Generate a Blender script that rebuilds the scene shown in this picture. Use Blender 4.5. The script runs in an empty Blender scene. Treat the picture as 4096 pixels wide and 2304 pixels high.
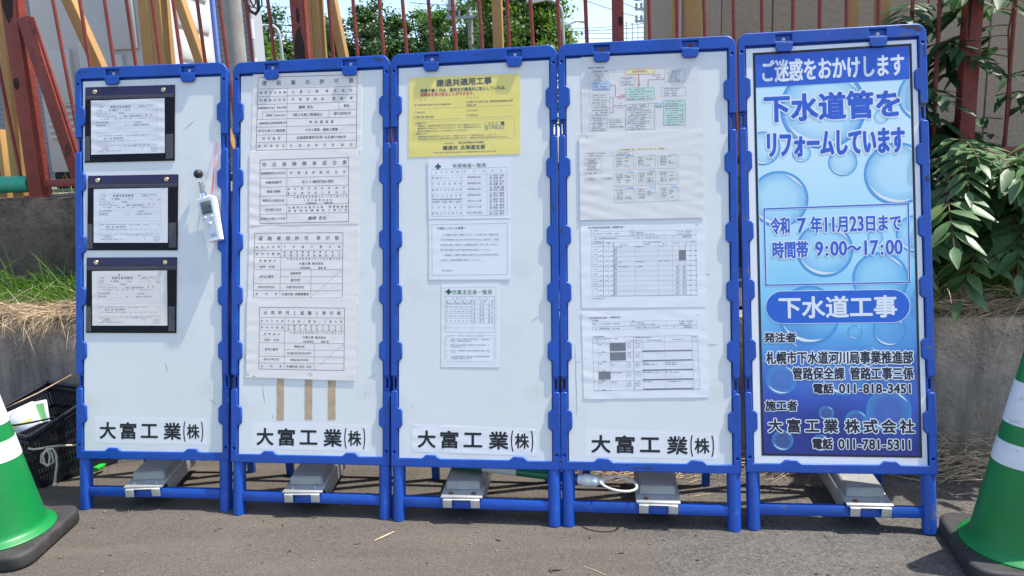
import bpy, bmesh, math, random
import numpy as np
from mathutils import Matrix, Vector, Quaternion
random.seed(7)
rnd = random.Random(11)
R = math.radians
sc = bpy.context.scene
col = sc.collection

# ------------------------------------------------------------------ camera, sky, sun, exposure
cam_d = bpy.data.cameras.new('camera')
cam = bpy.data.objects.new('camera', cam_d)
col.objects.link(cam)
cam_d.sensor_width = 36.0
cam_d.lens = 3018.4 / 4096 * 36
cam_d.clip_start = 0.05
cam_d.clip_end = 2000
cr = Vector((0.99935736, -0.00626759, -0.03529283))
cu = Vector((0.03584503, 0.17473992, 0.98396194))
cf = Vector((0.0, 0.98459468, -0.17485229))
cam.matrix_world = Matrix(((cr.x, cu.x, -cf.x, 0), (cr.y, cu.y, -cf.y, 0), (cr.z, cu.z, -cf.z, 1.2563), (0, 0, 0, 1)))
sc.camera = cam

YAW = R(-7.6)
UW = Vector((math.cos(YAW), math.sin(YAW), 0))
BK = Vector((-math.sin(YAW), math.cos(YAW), 0))
sund = (UW * 0.46 + BK * 0.095 + Vector((0, 0, 1))).normalized()
sun_el = math.asin(sund.z)
sun_rot = math.atan2(sund.x, sund.y)

world = bpy.data.worlds.new('World')
sc.world = world
world.use_nodes = True
wn = world.node_tree
sky = wn.nodes.new('ShaderNodeTexSky')
sky.sky_type = 'NISHITA'
sky.sun_disc = False
sky.sun_elevation = sun_el
sky.sun_rotation = sun_rot
sky.air_density = 1.0
sky.dust_density = 1.3
sky.ozone_density = 1.0
bg = wn.nodes['Background']
bg.inputs['Strength'].default_value = 0.15
wn.links.new(sky.outputs[0], bg.inputs[0])

sl = bpy.data.lights.new('sun', 'SUN')
sl.energy = 3.6
sl.angle = R(0.53)
sl.color = (1.0, 0.95, 0.87)
so = bpy.data.objects.new('sun', sl)
col.objects.link(so)
so.location = sund * 40
so.rotation_euler = (-sund).to_track_quat('-Z', 'Y').to_euler()

sc.view_settings.view_transform = 'Standard'
sc.view_settings.look = 'None'
sc.view_settings.gamma = 1.0
sc.view_settings.exposure = 1.02


# ------------------------------------------------------------------ materials
def mat(name, c, rough=0.6, var=0.0, vscale=8.0, bump=0.0, bscale=60.0, metal=0.0, c2=None, mscale=6.0, mlo=0.45, mhi=0.6,
        spec=0.5, trans=0.0, coat=0.0, detail=6.0):
    """principled surface; var = brightness mottling, c2 = patches of a second colour where a noise passes mlo..mhi"""
    m = bpy.data.materials.new(name)
    m.use_nodes = True
    nt = m.node_tree
    N, L = nt.nodes, nt.links
    b = N['Principled BSDF']
    b.inputs['Roughness'].default_value = rough
    b.inputs['Metallic'].default_value = metal
    b.inputs['Specular IOR Level'].default_value = spec
    b.inputs['Coat Weight'].default_value = coat
    tc = N.new('ShaderNodeTexCoord')
    out = None
    base = N.new('ShaderNodeRGB')
    base.outputs[0].default_value = (*c, 1)
    out = base.outputs[0]
    if c2 is not None:
        n2 = N.new('ShaderNodeTexNoise')
        n2.inputs['Scale'].default_value = mscale
        n2.inputs['Detail'].default_value = detail
        n2.inputs['Roughness'].default_value = 0.65
        L.new(tc.outputs['Object'], n2.inputs['Vector'])
        rp = N.new('ShaderNodeMapRange')
        rp.inputs['From Min'].default_value = mlo
        rp.inputs['From Max'].default_value = mhi
        L.new(n2.outputs[0], rp.inputs['Value'])
        mx = N.new('ShaderNodeMix')
        mx.data_type = 'RGBA'
        L.new(rp.outputs[0], mx.inputs['Factor'])
        L.new(out, mx.inputs['A'])
        mx.inputs['B'].default_value = (*c2, 1)
        out = mx.outputs['Result']
    if var > 0:
        n1 = N.new('ShaderNodeTexNoise')
        n1.inputs['Scale'].default_value = vscale
        n1.inputs['Detail'].default_value = 8
        n1.inputs['Roughness'].default_value = 0.6
        L.new(tc.outputs['Object'], n1.inputs['Vector'])
        mr = N.new('ShaderNodeMapRange')
        mr.inputs['From Min'].default_value = 0.3
        mr.inputs['From Max'].default_value = 0.7
        mr.inputs['To Min'].default_value = 1 - var
        mr.inputs['To Max'].default_value = 1 + var
        L.new(n1.outputs[0], mr.inputs['Value'])
        hv = N.new('ShaderNodeHueSaturation')
        L.new(out, hv.inputs['Color'])
        L.new(mr.outputs[0], hv.inputs['Value'])
        out = hv.outputs[0]
    L.new(out, b.inputs['Base Color'])
    if bump > 0:
        n3 = N.new('ShaderNodeTexNoise')
        n3.inputs['Scale'].default_value = bscale
        n3.inputs['Detail'].default_value = 6
        L.new(tc.outputs['Object'], n3.inputs['Vector'])
        bp = N.new('ShaderNodeBump')
        bp.inputs['Strength'].default_value = bump
        bp.inputs['Distance'].default_value = 0.01
        L.new(n3.outputs[0], bp.inputs['Height'])
        L.new(bp.outputs[0], b.inputs['Normal'])
    if trans > 0:
        tb = N.new('ShaderNodeBsdfTranslucent')
        hs = N.new('ShaderNodeHueSaturation')
        hs.inputs['Value'].default_value = 1.8
        hs.inputs['Saturation'].default_value = 1.15
        L.new(out, hs.inputs['Color'])
        L.new(hs.outputs[0], tb.inputs['Color'])
        ms = N.new('ShaderNodeMixShader')
        ms.inputs[0].default_value = trans
        L.new(b.outputs[0], ms.inputs[1])
        L.new(tb.outputs[0], ms.inputs[2])
        L.new(ms.outputs[0], N['Material Output'].inputs['Surface'])
    return m


M = {}
M['blue'] = mat('blue_plastic', (0.005, 0.066, 0.37), 0.38, 0.16, 9, 0.08, 180, c2=(0.035, 0.105, 0.36), mscale=22, mlo=0.60, mhi=0.72)
M['blue_worn'] = mat('scuffed_blue_plastic', (0.010, 0.070, 0.37), 0.42, 0.12, 9, 0.06, 180, c2=(0.09, 0.10, 0.16), mscale=9, mlo=0.60, mhi=0.66)
M['panel'] = mat('white_panel', (0.75, 0.76, 0.73), 0.36, 0.03, 3, 0.03, 20, c2=(0.655, 0.665, 0.635), mscale=3.5, mlo=0.52, mhi=0.74, detail=10)
M['panel2'] = mat('white_poster_board', (0.82, 0.82, 0.83), 0.3, 0.02, 3)
M['paper'] = mat('white_paper', (0.82, 0.765, 0.715), 0.42, 0.02, 5, 0.05, 40)
M['paper_grey'] = mat('laminated_grey_paper', (0.76, 0.73, 0.69), 0.30, 0.02, 5, 0.05, 30)
M['paper_cool'] = mat('laminated_paper', (0.795, 0.79, 0.80), 0.30, 0.02, 5, 0.04, 30)
M['paper_yellow'] = mat('yellow_paper', (0.90, 0.745, 0.115), 0.3, 0.02, 4, 0.03, 30, c2=(0.90, 0.77, 0.22), mscale=6, mlo=0.5, mhi=0.75)
M['sticker'] = mat('white_sticker', (0.80, 0.792, 0.80), 0.35, 0.015, 6, 0.04, 22)
M['ink'] = mat('black_ink', (0.012, 0.012, 0.014), 0.5)
M['inkgrey'] = mat('grey_print', (0.13, 0.13, 0.14), 0.5)
M['inkpale'] = mat('pale_grey_print', (0.33, 0.33, 0.35), 0.5)
M['inkred'] = mat('red_print', (0.62, 0.03, 0.03), 0.5)
M['inkpurple'] = mat('purple_print', (0.25, 0.04, 0.16), 0.5)
M['inkgreen'] = mat('green_print', (0.02, 0.16, 0.07), 0.5)
M['inkdkgreen'] = mat('dark_green_print', (0.01, 0.10, 0.06), 0.5)
M['fillblue'] = mat('pale_blue_print', (0.42, 0.62, 0.80), 0.5)
M['fillskyblue'] = mat('sky_blue_print', (0.15, 0.45, 0.78), 0.5)
M['fillgreen'] = mat('pale_green_print', (0.50, 0.70, 0.60), 0.5)
M['fillyellow'] = mat('pale_yellow_print', (0.84, 0.76, 0.34), 0.5)
M['fillgrey'] = mat('mid_grey_print', (0.20, 0.20, 0.22), 0.5)
M['tape'] = mat('brown_tape', (0.50, 0.37, 0.23), 0.5, 0.12, 30, c2=(0.3, 0.22, 0.15), mscale=20, mlo=0.62, mhi=0.7)
M['navy'] = mat('navy_vinyl', (0.022, 0.014, 0.066), 0.34, 0.15, 9, 0.12, 14)
M['blackvinyl'] = mat('black_vinyl', (0.006, 0.005, 0.009), 0.42, 0.2, 9, 0.12, 14, spec=0.2)
M['brass'] = mat('brass', (0.75, 0.55, 0.24), 0.25, metal=1.0)
M['steel'] = mat('zinc_bolt', (0.62, 0.62, 0.60), 0.35, metal=0.8)
M['rustbolt'] = mat('rusty_bolt', (0.16, 0.07, 0.04), 0.8, 0.3, 60)
M['galv'] = mat('galvanised_steel', (0.42, 0.425, 0.42), 0.48, 0.15, 22, 0.03, 90, metal=0.45, c2=(0.30, 0.295, 0.28), mscale=10, mlo=0.5, mhi=0.75)
M['galvlight'] = mat('bright_steel_hook', (0.62, 0.62, 0.58), 0.42, 0.08, 25, metal=0.45)
M['conegreen'] = mat('green_cone_plastic', (0.003, 0.20, 0.042), 0.42, 0.08, 7, c2=(0.010, 0.185, 0.058), mscale=9, mlo=0.56, mhi=0.72)
M['conewhite'] = mat('white_reflective_band', (0.78, 0.78, 0.79), 0.5, 0.05, 40, 0.05, 250, c2=(0.45, 0.43, 0.40), mscale=26, mlo=0.60, mhi=0.72)
M['scuff'] = mat('dark_scuff', (0.045, 0.042, 0.05), 0.8, 0.35, 60, c2=(0.02, 0.06, 0.25), mscale=120, mlo=0.52, mhi=0.60)
M['weedyellow'] = mat('dry_yellow_weed', (0.30, 0.25, 0.07), 0.7, 0.3, 20, trans=0.3)
M['rubber'] = mat('black_rubber', (0.030, 0.028, 0.029), 0.7, 0.35, 20, 0.12, 200, c2=(0.06, 0.054, 0.05), mscale=7, mlo=0.5, mhi=0.8)
M['basket'] = mat('black_basket_plastic', (0.012, 0.014, 0.022), 0.3, 0.2, 20)
M['rope'] = mat('pale_rope', (0.52, 0.50, 0.42), 0.8, 0.1, 80)
M['whiteplastic'] = mat('white_plastic', (0.82, 0.82, 0.84), 0.28)
M['greyplastic'] = mat('grey_plastic', (0.52, 0.55, 0.60), 0.4)
M['lcd'] = mat('lcd_screen', (0.10, 0.13, 0.12), 0.2)
M['darkball'] = mat('matt_black', (0.02, 0.02, 0.024), 0.55)
M['chrome'] = mat('chrome', (0.75, 0.75, 0.76), 0.12, metal=1.0)
M['pink'] = mat('pink_string', (0.85, 0.10, 0.22), 0.5)
M['redsteel'] = mat('red_oxide_painted_steel', (0.235, 0.040, 0.026), 0.55, 0.25, 14, 0.25, 70, c2=(0.035, 0.016, 0.012), mscale=7.5, mlo=0.60, mhi=0.68)
M['rustdark'] = mat('dark_rust', (0.028, 0.011, 0.008), 0.8, 0.4, 40, 0.4, 80)
M['timber'] = mat('pine_timber', (0.50, 0.29, 0.10), 0.65, 0.14, 5, 0.1, 60, c2=(0.36, 0.20, 0.075), mscale=3, mlo=0.5, mhi=0.75)
M['plank'] = mat('weathered_plank', (0.22, 0.20, 0.18), 0.85, 0.3, 12, 0.2, 40)
M['tarp'] = mat('green_tape_wrap', (0.03, 0.36, 0.22), 0.4, 0.1, 9, 0.15, 30)
M['cabin_shade'] = mat('toilet_shaded_plastic', (0.44, 0.43, 0.41), 0.5, 0.04, 2, 0.02, 60)  # cabin plastic greyed in its colour for the front face turned from the sun
M['cabin_shade2'] = mat('toilet_white_plastic', (0.74, 0.74, 0.74), 0.5, 0.03, 2)
M['bluetrim'] = mat('blue_trim', (0.17, 0.26, 0.72), 0.5)
M['siding'] = mat('grey_lap_siding', (0.20, 0.21, 0.23), 0.6, 0.06, 2)
M['polecon'] = mat('pole_concrete', (0.29, 0.28, 0.255), 0.85, 0.22, 5, 0.2, 40)
M['guard'] = mat('white_guard', (0.72, 0.73, 0.75), 0.45)
M['greymetal'] = mat('grey_paint_metal', (0.40, 0.42, 0.44), 0.5)
M['wire'] = mat('black_cable', (0.02, 0.02, 0.022), 0.5)
M['signblue'] = mat('sign_blue', (0.006, 0.10, 0.45), 0.4)
M['signwhite'] = mat('sign_white', (0.80, 0.80, 0.80), 0.4)
M['stucco'] = mat('beige_stucco', (0.38, 0.295, 0.205), 0.9, 0.08, 60, 0.6, 38)
M['stuccolight'] = mat('beige_trim', (0.42, 0.34, 0.25), 0.8, 0.05, 10)
M['straw'] = mat('dry_straw', (0.52, 0.395, 0.25), 0.75, 0.35, 18, c2=(0.30, 0.20, 0.115), mscale=11, mlo=0.5, mhi=0.65)
M['grass'] = mat('green_grass', (0.13, 0.24, 0.045), 0.5, 0.35, 14, trans=0.35)
M['soil'] = mat('dry_soil', (0.12, 0.095, 0.06), 0.95, 0.35, 25, 0.6, 60, c2=(0.24, 0.17, 0.085), mscale=18, mlo=0.5, mhi=0.65)
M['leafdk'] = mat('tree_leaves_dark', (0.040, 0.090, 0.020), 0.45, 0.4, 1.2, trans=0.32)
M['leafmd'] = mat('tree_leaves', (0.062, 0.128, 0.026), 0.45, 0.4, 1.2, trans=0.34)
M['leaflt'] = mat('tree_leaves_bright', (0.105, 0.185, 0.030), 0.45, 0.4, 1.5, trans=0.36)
M['bark'] = mat('bark', (0.07, 0.055, 0.042), 0.9, 0.3, 12, 0.4, 30)
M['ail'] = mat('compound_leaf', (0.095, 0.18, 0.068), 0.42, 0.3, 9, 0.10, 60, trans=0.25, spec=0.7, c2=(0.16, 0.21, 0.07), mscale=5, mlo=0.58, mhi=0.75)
M['aildk'] = mat('shaded_leaf', (0.030, 0.080, 0.028), 0.5, 0.35, 9, 0.08, 60, trans=0.2)  # sapling leaf with the shade put into a darker green
M['stemred'] = mat('reddish_stem', (0.20, 0.075, 0.04), 0.6)
M['grit'] = mat('grit', (0.15, 0.135, 0.115), 0.9, 0.4, 3)
M['greenbottle'] = mat('green_bottle', (0.03, 0.42, 0.05), 0.12)
M['barblue'] = mat('bar_blue', (0.02, 0.09, 0.30), 0.4)
M['bargreen'] = mat('bar_green', (0.005, 0.13, 0.06), 0.35)
M['barwhite'] = mat('bar_white', (0.52, 0.52, 0.53), 0.4)
M['pillblue'] = mat('poster_blue', (0.012, 0.115, 0.55), 0.32)
M['bannerblue'] = mat('poster_banner_blue', (0.030, 0.115, 0.56), 0.32)
M['textblue'] = mat('poster_text_blue', (0.035, 0.115, 0.56), 0.32)
M['textdark'] = mat('poster_text_black', (0.012, 0.010, 0.03), 0.32)
M['posterwhite'] = mat('poster_white', (0.78, 0.81, 0.84), 0.32)
M['posterblack'] = mat('poster_black', (0.018, 0.013, 0.022), 0.35)


def concrete(name, c, stain, sscale=(2.2, 2.2, 0.5), relief=0.02):
    m = mat(name, c, 0.9, 0.22, 9, 0.35, 55)
    nt = m.node_tree
    N, L = nt.nodes, nt.links
    b = N['Principled BSDF']
    src = b.inputs['Base Color'].links[0].from_socket
    tc = N.new('ShaderNodeTexCoord')
    mp = N.new('ShaderNodeMapping')
    mp.inputs['Scale'].default_value = sscale
    L.new(tc.outputs['Object'], mp.inputs[0])
    n = N.new('ShaderNodeTexNoise')
    n.inputs['Scale'].default_value = 2.6
    n.inputs['Detail'].default_value = 9
    n.inputs['Roughness'].default_value = 0.7
    L.new(mp.outputs[0], n.inputs['Vector'])
    r = N.new('ShaderNodeMapRange')
    r.inputs['From Min'].default_value = 0.42
    r.inputs['From Max'].default_value = 0.62
    L.new(n.outputs[0], r.inputs['Value'])
    mx = N.new('ShaderNodeMix')
    mx.data_type = 'RGBA'
    L.new(r.outputs[0], mx.inputs['Factor'])
    L.new(src, mx.inputs['A'])
    mx.inputs['B'].default_value = (*stain, 1)
    vo = N.new('ShaderNodeTexVoronoi')
    vo.inputs['Scale'].default_value = 34
    L.new(tc.outputs['Object'], vo.inputs['Vector'])
    r2 = N.new('ShaderNodeMapRange')
    r2.inputs['From Min'].default_value = 0.05
    r2.inputs['From Max'].default_value = 0.22
    r2.inputs['To Min'].default_value = 0.5
    r2.inputs['To Max'].default_value = 1.0
    L.new(vo.outputs['Distance'], r2.inputs['Value'])
    hv = N.new('ShaderNodeHueSaturation')
    L.new(mx.outputs['Result'], hv.inputs['Color'])
    L.new(r2.outputs[0], hv.inputs['Value'])
    L.new(hv.outputs[0], b.inputs['Base Color'])
    nb = N.new('ShaderNodeTexNoise')
    nb.inputs['Scale'].default_value = 7
    nb.inputs['Detail'].default_value = 12
    nb.inputs['Roughness'].default_value = 0.68
    L.new(tc.outputs['Object'], nb.inputs['Vector'])
    b2 = N.new('ShaderNodeBump')
    b2.inputs['Strength'].default_value = 0.8
    b2.inputs['Distance'].default_value = relief
    L.new(nb.outputs[0], b2.inputs['Height'])
    L.new(b.inputs['Normal'].links[0].from_socket, b2.inputs['Normal'])
    L.new(b2.outputs[0], b.inputs['Normal'])
    return m


M['concrete'] = concrete('stained_concrete', (0.285, 0.24, 0.20), (0.135, 0.115, 0.098), (3.2, 3.2, 0.35))
M['concrete_dk'] = concrete('dark_weathered_concrete', (0.17, 0.132, 0.10), (0.055, 0.043, 0.033), (1.6, 1.6, 1.2), 0.09)


def asphalt():
    m = mat('asphalt', (0.088, 0.075, 0.061), 0.9, 0.17, 1.6, 0.0)
    nt = m.node_tree
    N, L = nt.nodes, nt.links
    b = N['Principled BSDF']
    src = b.inputs['Base Color'].links[0].from_socket
    tc = N.new('ShaderNodeTexCoord')
    vo = N.new('ShaderNodeTexVoronoi')
    vo.inputs['Scale'].default_value = 170
    L.new(tc.outputs['Object'], vo.inputs['Vector'])
    hv = N.new('ShaderNodeHueSaturation')
    mr = N.new('ShaderNodeMapRange')
    mr.inputs['To Min'].default_value = 0.78
    mr.inputs['To Max'].default_value = 1.22
    sep = N.new('ShaderNodeSeparateColor')
    L.new(vo.outputs['Color'], sep.inputs[0])
    L.new(sep.outputs[0], mr.inputs['Value'])
    L.new(src, hv.inputs['Color'])
    L.new(mr.outputs[0], hv.inputs['Value'])
    # pale dusty sweeps along the frontage
    mp = N.new('ShaderNodeMapping')
    mp.inputs['Rotation'].default_value = (0, 0, -YAW)
    mp.inputs['Scale'].default_value = (0.5, 3.2, 1)
    L.new(tc.outputs['Object'], mp.inputs[0])
    n = N.new('ShaderNodeTexNoise')
    n.inputs['Scale'].default_value = 2.4
    n.inputs['Detail'].default_value = 7
    n.inputs['Roughness'].default_value = 0.62
    L.new(mp.outputs[0], n.inputs['Vector'])
    r = N.new('ShaderNodeMapRange')
    r.inputs['From Min'].default_value = 0.48
    r.inputs['From Max'].default_value = 0.75
    r.inputs['To Max'].default_value = 0.55
    L.new(n.outputs[0], r.inputs['Value'])
    mx = N.new('ShaderNodeMix')
    mx.data_type = 'RGBA'
    L.new(r.outputs[0], mx.inputs['Factor'])
    L.new(hv.outputs[0], mx.inputs['A'])
    mx.inputs['B'].default_value = (0.145, 0.121, 0.095, 1)
    # bright and dark single stones
    v2 = N.new('ShaderNodeTexVoronoi')
    v2.inputs['Scale'].default_value = 46
    L.new(tc.outputs['Object'], v2.inputs['Vector'])
    r3 = N.new('ShaderNodeMapRange')
    r3.inputs['From Min'].default_value = 0.10
    r3.inputs['From Max'].default_value = 0.06
    L.new(v2.outputs['Distance'], r3.inputs['Value'])
    s2 = N.new('ShaderNodeSeparateColor')
    L.new(v2.outputs['Color'], s2.inputs[0])
    g = N.new('ShaderNodeMath')
    g.operation = 'GREATER_THAN'
    g.inputs[1].default_value = 0.80
    L.new(s2.outputs[1], g.inputs[0])
    mu = N.new('ShaderNodeMath')
    mu.operation = 'MULTIPLY'
    L.new(g.outputs[0], mu.inputs[0])
    L.new(r3.outputs[0], mu.inputs[1])
    mx2 = N.new('ShaderNodeMix')
    mx2.data_type = 'RGBA'
    L.new(mu.outputs[0], mx2.inputs['Factor'])
    L.new(mx.outputs['Result'], mx2.inputs['A'])
    L.new(s2.outputs[2], mx2.inputs['B'])
    rr = N.new('ShaderNodeMapRange')
    rr.inputs['To Min'].default_value = 0.02
    rr.inputs['To Max'].default_value = 0.17
    L.new(s2.outputs[2], rr.inputs['Value'])
    L.new(rr.outputs[0], mx2.inputs['B'])
    # greyer, coarser resurfaced strip to the right of a rough seam
    sx = N.new('ShaderNodeSeparateXYZ')
    L.new(tc.outputs['Object'], sx.inputs[0])
    ne = N.new('ShaderNodeTexNoise')
    ne.inputs['Scale'].default_value = 9
    ne.inputs['Detail'].default_value = 6
    L.new(tc.outputs['Object'], ne.inputs['Vector'])
    me_ = N.new('ShaderNodeMath')
    me_.operation = 'MULTIPLY_ADD'
    L.new(ne.outputs[0], me_.inputs[0])
    me_.inputs[1].default_value = 0.16
    L.new(sx.outputs['X'], me_.inputs[2])
    rs = N.new('ShaderNodeMapRange')
    rs.inputs['From Min'].default_value = 0.46
    rs.inputs['From Max'].default_value = 0.52
    L.new(me_.outputs[0], rs.inputs['Value'])
    v3 = N.new('ShaderNodeTexVoronoi')
    v3.inputs['Scale'].default_value = 105
    L.new(tc.outputs['Object'], v3.inputs['Vector'])
    s3 = N.new('ShaderNodeSeparateColor')
    L.new(v3.outputs['Color'], s3.inputs[0])
    r4 = N.new('ShaderNodeMapRange')
    r4.inputs['To Min'].default_value = 0.76
    r4.inputs['To Max'].default_value = 1.24
    L.new(s3.outputs[0], r4.inputs['Value'])
    h4 = N.new('ShaderNodeHueSaturation')
    h4.inputs['Saturation'].default_value = 0.65
    L.new(mx2.outputs['Result'], h4.inputs['Color'])
    L.new(r4.outputs[0], h4.inputs['Value'])
    mx4 = N.new('ShaderNodeMix')
    mx4.data_type = 'RGBA'
    L.new(rs.outputs[0], mx4.inputs['Factor'])
    L.new(mx2.outputs['Result'], mx4.inputs['A'])
    L.new(h4.outputs[0], mx4.inputs['B'])
    L.new(mx4.outputs['Result'], b.inputs['Base Color'])
    bp = N.new('ShaderNodeBump')
    bp.inputs['Strength'].default_value = 0.55
    bp.inputs['Distance'].default_value = 0.004
    L.new(vo.outputs['Distance'], bp.inputs['Height'])
    L.new(bp.outputs[0], b.inputs['Normal'])
    return m


M['asphalt'] = asphalt()
M['yard'] = mat('yard_gravel', (0.16, 0.14, 0.11), 0.95, 0.3, 20, 0.5, 50)


def film(name, c, alpha):
    m = bpy.data.materials.new(name)
    m.use_nodes = True
    N, L = m.node_tree.nodes, m.node_tree.links
    b = N['Principled BSDF']
    b.inputs['Base Color'].default_value = (c, c, c * 1.05, 1)
    b.inputs['Roughness'].default_value = 0.12
    b.inputs['Alpha'].default_value = alpha
    b.inputs['Specular IOR Level'].default_value = 0.25
    return m


M['film'] = film('clear_film', 0.8, 0.12)
M['window'] = film('clear_window', 0.02, 0.04)
M['lip'] = film('sealed_vinyl_lip', 0.5, 0.16)


def bubble_mat():
    """clear print of a bubble: UV -1..1 over the disc; a blue rim that fades inward and is open in the middle"""
    m = bpy.data.materials.new('poster_bubble')
    m.use_nodes = True
    N, L = m.node_tree.nodes, m.node_tree.links
    b = N['Principled BSDF']
    b.inputs['Roughness'].default_value = 0.32
    uv = N.new('ShaderNodeUVMap')
    uv.uv_map = 'UVMap'
    ln = N.new('ShaderNodeVectorMath')
    ln.operation = 'LENGTH'
    L.new(uv.outputs[0], ln.inputs[0])
    cr_ = N.new('ShaderNodeValToRGB')
    e = cr_.color_ramp.elements
    e[0].position, e[0].color = 0.0, (0.50, 0.80, 0.92, 1)
    e[1].position, e[1].color = 1.0, (0.04, 0.30, 0.72, 1)
    k = e.new(0.86)
    k.color = (0.16, 0.52, 0.84, 1)
    L.new(ln.outputs['Value'], cr_.inputs[0])
    L.new(cr_.outputs[0], b.inputs['Base Color'])
    al = N.new('ShaderNodeValToRGB')
    a = al.color_ramp.elements
    a[0].position, a[0].color = 0.55, (0.10, 0.10, 0.10, 1)
    a[1].position, a[1].color = 1.0, (0.85, 0.85, 0.85, 1)
    k = a.new(0.88)
    k.color = (0.34, 0.34, 0.34, 1)
    L.new(ln.outputs['Value'], al.inputs[0])
    L.new(al.outputs[0], b.inputs['Alpha'])
    return m


M['bubble'] = bubble_mat()


def poster_bg():
    """printed poster ground: pale aqua at the top running to deep blue at the foot, with soft printed swirls"""
    m = bpy.data.materials.new('poster_blue_water_print')
    m.use_nodes = True
    N, L = m.node_tree.nodes, m.node_tree.links
    b = N['Principled BSDF']
    b.inputs['Roughness'].default_value = 0.3
    tc = N.new('ShaderNodeTexCoord')
    sp = N.new('ShaderNodeSeparateXYZ')
    L.new(tc.outputs['Object'], sp.inputs[0])
    n = N.new('ShaderNodeTexNoise')
    n.inputs['Scale'].default_value = 4.5
    n.inputs['Detail'].default_value = 1.5
    L.new(tc.outputs['Object'], n.inputs['Vector'])
    ma = N.new('ShaderNodeMath')
    ma.operation = 'MULTIPLY_ADD'
    L.new(n.outputs[0], ma.inputs[0])
    ma.inputs[1].default_value = 0.34
    L.new(sp.outputs['Y'], ma.inputs[2])
    mr = N.new('ShaderNodeMapRange')
    mr.inputs['From Min'].default_value = 0.25 + 0.17
    mr.inputs['From Max'].default_value = 1.59 + 0.17
    L.new(ma.outputs[0], mr.inputs['Value'])
    rp = N.new('ShaderNodeValToRGB')
    e = rp.color_ramp.elements
    e[0].position, e[0].color = 0.05, (0.015, 0.030, 0.23, 1)
    e[1].position, e[1].color = 1.0, (0.55, 0.80, 0.88, 1)
    for p, c in ((0.13, (0.030, 0.085, 0.43)), (0.22, (0.060, 0.19, 0.56)), (0.30, (0.11, 0.36, 0.68)), (0.38, (0.23, 0.60, 0.82)), (0.50, (0.42, 0.73, 0.87)), (0.66, (0.55, 0.80, 0.88)), (0.82, (0.64, 0.84, 0.90))):
        k = e.new(p)
        k.color = (*c, 1)
    L.new(mr.outputs[0], rp.inputs[0])
    L.new(rp.outputs[0], b.inputs['Base Color'])
    return m


M['posterbg'] = poster_bg()


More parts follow.
